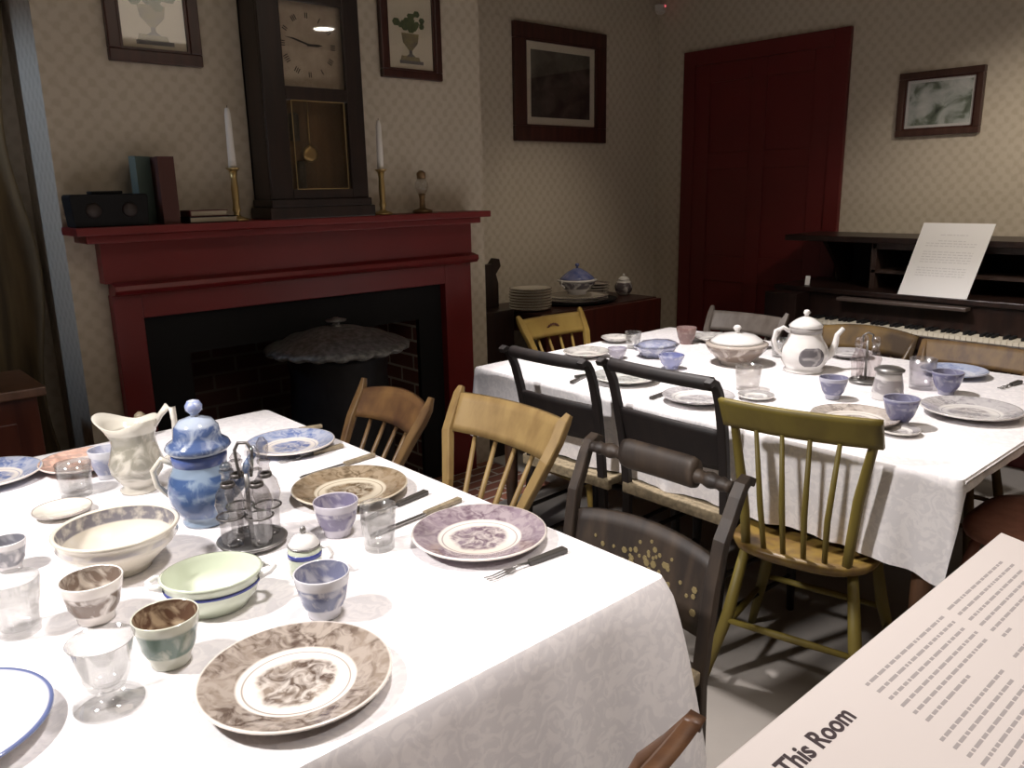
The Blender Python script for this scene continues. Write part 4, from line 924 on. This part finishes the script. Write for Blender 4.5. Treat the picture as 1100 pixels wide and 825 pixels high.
MB().tube([(-.055, 0, .150), (-.085, 0, .168), (-.112, 0, .155), (-.118, 0, .120), (-.108, 0, .085), (-.082, 0, .062)], [.008, .008, .009, .009, .008, .007]).build('handle', WHITEW, cp2)
MB().tube([(.075, 0, .050), (.104, 0, .068), (.116, 0, .105), (.120, 0, .135), (.142, 0, .160)], [.020, .016, .012, .010, .009]).build('spout', WHITEW, cp2)
# jug with pewter lid
b = at(955, 431, ZT); jg = thing('lidded_jug', 'white lidded jug with grey print beside the far cruet stand', 'jug', (b.x+.03, b.y+.02, ZT))
MB().lathe([(0, 0), (.048, 0), (.050, .008), (.047, .040), (.040, .080), (.038, .092), (0, .092)], 36).build('body', ware_mat('jug_print', (.30, .28, .29), (.62, .60, .59), .02, .07, scale=18), jg)
MB().lathe([(0, .092), (.046, .093), (.047, .099), (.034, .106), (0, .110)], 36).build('lid', PEWTER, jg)
d = Vector((.6, .8, 0))
MB().tube([d*.038+Vector((0, 0, .082)), d*.065+Vector((0, 0, .082)), d*.07+Vector((0, 0, .05)), d*.047+Vector((0, 0, .022))], .0055).build('handle', WHITEW, jg)
# far cruet
b = at(932, 414, ZT); fc_ = (b.x+.04, b.y+.03)
fcs = thing('cruet_stand', 'small cruet stand with cut glass bottles on the far table', 'cruet stand', (fc_[0], fc_[1], ZT))
MB().lathe([(0, 0), (.05, 0), (.056, .008), (.05, .012), (0, .010)], 30).build('base_dish', PEWTER, fcs)
MB().tube([(0, 0, .01), (0, 0, .15)], .004).build('stem', PEWTER, fcs)
MB().tube([(-.012, .010, .148), (-.014, .012, .17), (0, 0, .18), (.014, -.012, .17), (.012, -.010, .148)], .003).build('loop_handle', PEWTER, fcs)
lab2 = ['cut glass bottle in the far cruet stand, nearest the coffee pot', 'cut glass bottle in the far cruet stand, nearest the lidded jug', 'cut glass bottle in the far cruet stand, at its back']
for k, a in enumerate((math.atan2(.665, -.747), math.atan2(-.665, .747), .8)):
    q = thing('cruet_bottle', lab2[k], 'bottle', (fc_[0]+.030*math.cos(a), fc_[1]+.030*math.sin(a), ZT+.0125))
    MB().lathe([(0, 0), (.018, 0), (.020, .05), (.024, .07), (.018, .09), (.012, .105), (.012, .118), (0, .118)], 28, rf=lambda a_, r, z: (r*(1+.05*math.cos(a_*8)), z)).build('body', glass_mat('cut_glass_far', (.84, .81, .81), .12), q)
    MB().lathe([(0, .118), (.012, .12), (.015, .135), (.010, .15), (0, .152)], 18).build('stopper', glass_mat('cut_glass_far', (.84, .81, .81), .12), q)
knife(A(618, 406), A(668, 398), 'dark knife at left end of the far table', hm=DHORN)
knife(A(699, 429), A(745, 412), 'dark handled knife beside the plate behind second black chair', hm=DHORN)
knife(A(614, 412), A(632, 403), 'short dark knife seen through the first black chair back', hm=DHORN)
fork(A(1096, 411), A(1074, 418), 'fork near the right photo edge on the far table')
knife(A(828, 374), A(800, 380), 'dark knife beside the tureen on the far table', hm=DHORN)

# ------------------------------------------------------------------ melodeon (keyboard instrument) against the right wall
kb = thing('melodeon', 'dark wooden keyboard organ with open shelves against the right wall', 'organ', (4.15, 1.45, 0))
MB_ = lambda: MB()
P(MB().box(3.88, 4.46, .55, 2.30, .60, .70).box(4.00, 4.46, .55, 2.30, .70, .87).box(3.86, 4.0, 2.12, 2.30, .70, .87), 'body', DWOOD, kb, .004)
P(MB().box(3.98, 4.46, .53, 2.32, .87, .895), 'ledge', DWOOD, kb, .003)
P(MB().box(4.08, 4.46, .50, 2.33, 1.125, 1.155), 'top_board', DWOOD, kb, .004)
P(MB().box(4.42, 4.46, .55, 2.10, .895, 1.125), 'shelf_back', BLACK, kb)
P(MB().box(4.12, 4.44, .55, 1.86, .975, .99).box(4.12, 4.42, 1.84, 1.865, .895, 1.125).box(4.12, 4.42, 1.40, 1.42, .895, 1.125).box(4.12, 4.42, .98, 1.0, .895, 1.125).box(4.12, 4.42, .55, .57, .895, 1.125).box(4.12, 4.14, .55, 1.86, 1.095, 1.125), 'shelf_dividers', wood('divider_wood', (.05, .030, .024), (.035, .02, .016), .4), kb)
P(MB().prism([(4.10, 1.125), (4.44, 1.125), (4.44, .895), (4.30, .895), (4.24, 1.0)], .02, 'y', 0).rot(Matrix.Translation((0, 2.10, 0))), 'end_bracket', DWOOD, kb)
P(MB().box(3.90, 3.985, .60, 2.10, .735, .745), 'key_slip', mat('ivory_keys', (.55, .50, .40), .3), kb) if False else None
IV = mat('ivory_keys', (.66, .61, .50), .3)
wk = P(MB().box(3.885, 3.995, .62, .6415, .70, .742), 'white_key', IV, kb)
bk = P(MB().box(3.925, 3.995, .637, .649, .742, .754), 'black_key', BLACK, kb)
for i in range(1, 62):
    c = wk.copy(); COL.objects.link(c); c.parent = kb; c.location = (0, .0235*i, 0)
    if i % 7 not in (2, 6) and i < 61: c = bk.copy(); COL.objects.link(c); c.parent = kb; c.location = (0, .0235*i, 0)
P(MB().box(3.86, 3.885, .58, 2.12, .66, .725), 'key_slip', DWOOD, kb, .002)
P(MB().box(3.93, 3.99, 1.33, 1.94, .845, .862), 'fall_board', mat('dusty_lid', (.075, .055, .048), .35), kb, .003)
for x, y in ((3.92, .62), (3.92, 2.22), (4.40, .62), (4.40, 2.22)): P(MB().tube([(x, y, .60), (x, y, .4), (x, y, 0)], [.035, .045, .022], 8), 'leg', DWOOD, kb)
# card on the paper stand
ps = thing('paper_notice', 'white printed sheet standing upright on the organ ledge', 'notice', (3.985, 1.475, .8955), -PI/2)
# local x runs along -y of the room, leaning back
tilt = Matrix.Rotation(math.radians(-13), 4, 'X')
sh = MB().box(-.155, .155, -.002, .002, 0, .345); sh.v = [(a+.06*c/.345-.03, b_, c) for a, b_, c in sh.v]; sh.rot(tilt).build('sheet', PAPER, ps)
tx = MB(); rnd = random.Random(2); z = .30
for r_ in range(13):
    z -= .012 if r_ not in (1, 4, 9) else .028
    x = -.11 if r_ > 1 else -.06; e = .11 if r_ > 1 else .06
    while x < e:
        wd = rnd.uniform(.008, .024); tx.box(x, min(x+wd, e), -.0028, -.002, z, z+.0035); x += wd+.005
tx.v = [(a+.06*c/.345-.03, b_, c) for a, b_, c in tx.v]
tx.rot(tilt).build('printed_lines', mat('faint_print', (.66, .66, .68), .8), ps)
cd = MB().box(-.012, .012, -.001, .001, 0, .05).rot(Matrix.Rotation(-.3, 4, 'X')).build('white_card', PAPER, loc=(4.04, 2.16, .896), rz=-PI/2+.3)
tag(cd, 'small white card standing on the left end of the organ', 'card')

# ------------------------------------------------------------------ reading panel in the foreground
pz = .95
rp = thing('reading_panel', 'white printed information panel tilted in the lower right foreground', 'sign', (.80, .328, pz))
TI = Matrix.Rotation(math.radians(9), 4, 'X')
MB().box(-.52, .40, -.30, 0, -.008, 0).rot(TI).build('board', mat('panel_white', (.74, .69, .67), .45), rp, bevel=.002)
MB().box(-.515, .395, -.295, -.004, -.020, -.0085).rot(TI).build('backing', mat('panel_grey', (.2, .19, .18), .6), rp)
def lines(x0, xs, y0, dy, seed):
    mb = MB(); rnd = random.Random(seed)
    for k, e in enumerate(xs):
        y = y0-dy*k; x = x0
        while x < e-.002:
            wd = rnd.uniform(.004, .017); mb.box(x, min(x+wd, e), y-.0016, y+.0018, 0, .0003); x += wd+.0028
    return mb
mb = lines(-.075, [.118, .116, .112, .118, .112, .030], -.032, .0118, 1); mb.rot(TI).build('text_column', GREY_INK, rp)
mb = lines(.135, [.315, .320, .312, .318, .300, .16], -.030, .0118, 2); mb.rot(TI).build('text_column', GREY_INK, rp)
mb = lines(-.090, [.07, .066, .072, .06, .07, .064, .071, .05], -.110, .0118, 3); mb.rot(TI).build('text_column', GREY_INK, rp)
mb = lines(.105, [.30, .29, .31, .30, .30, .29, .2, .3], -.110, .0118, 5); mb.rot(TI).build('text_column', GREY_INK, rp)
cv = bpy.data.curves.new('heading', 'FONT'); cv.body = 'This Room'; cv.size = .026; cv.extrude = .0002; cv.offset = .0006
tmp = bpy.data.objects.new('heading_tmp', cv); COL.objects.link(tmp)
bpy.context.view_layer.update()
me = bpy.data.meshes.new_from_object(tmp.evaluated_get(bpy.context.evaluated_depsgraph_get()))
bpy.data.objects.remove(tmp)
xs = [v.co.x for v in me.vertices]; k = .118/(max(xs)-min(xs)); x0 = min(xs)
for v in me.vertices: v.co = TI @ Vector(((v.co.x-x0)*k-.245, v.co.y*1.0-.047, v.co.z+.0004))
me.materials.clear(); me.materials.append(mat('heading_ink', (.05, .035, .04), .7))
hd = bpy.data.objects.new('heading_text', me); COL.objects.link(hd); hd.parent = rp
MB().box(-.42, -.38, -.17, -.13, -pz, -.045).box(.27, .31, -.17, -.13, -pz, -.045).build('post', mat('post_black', (.03, .03, .03), .5), rp)
bpy.context.view_layer.update()
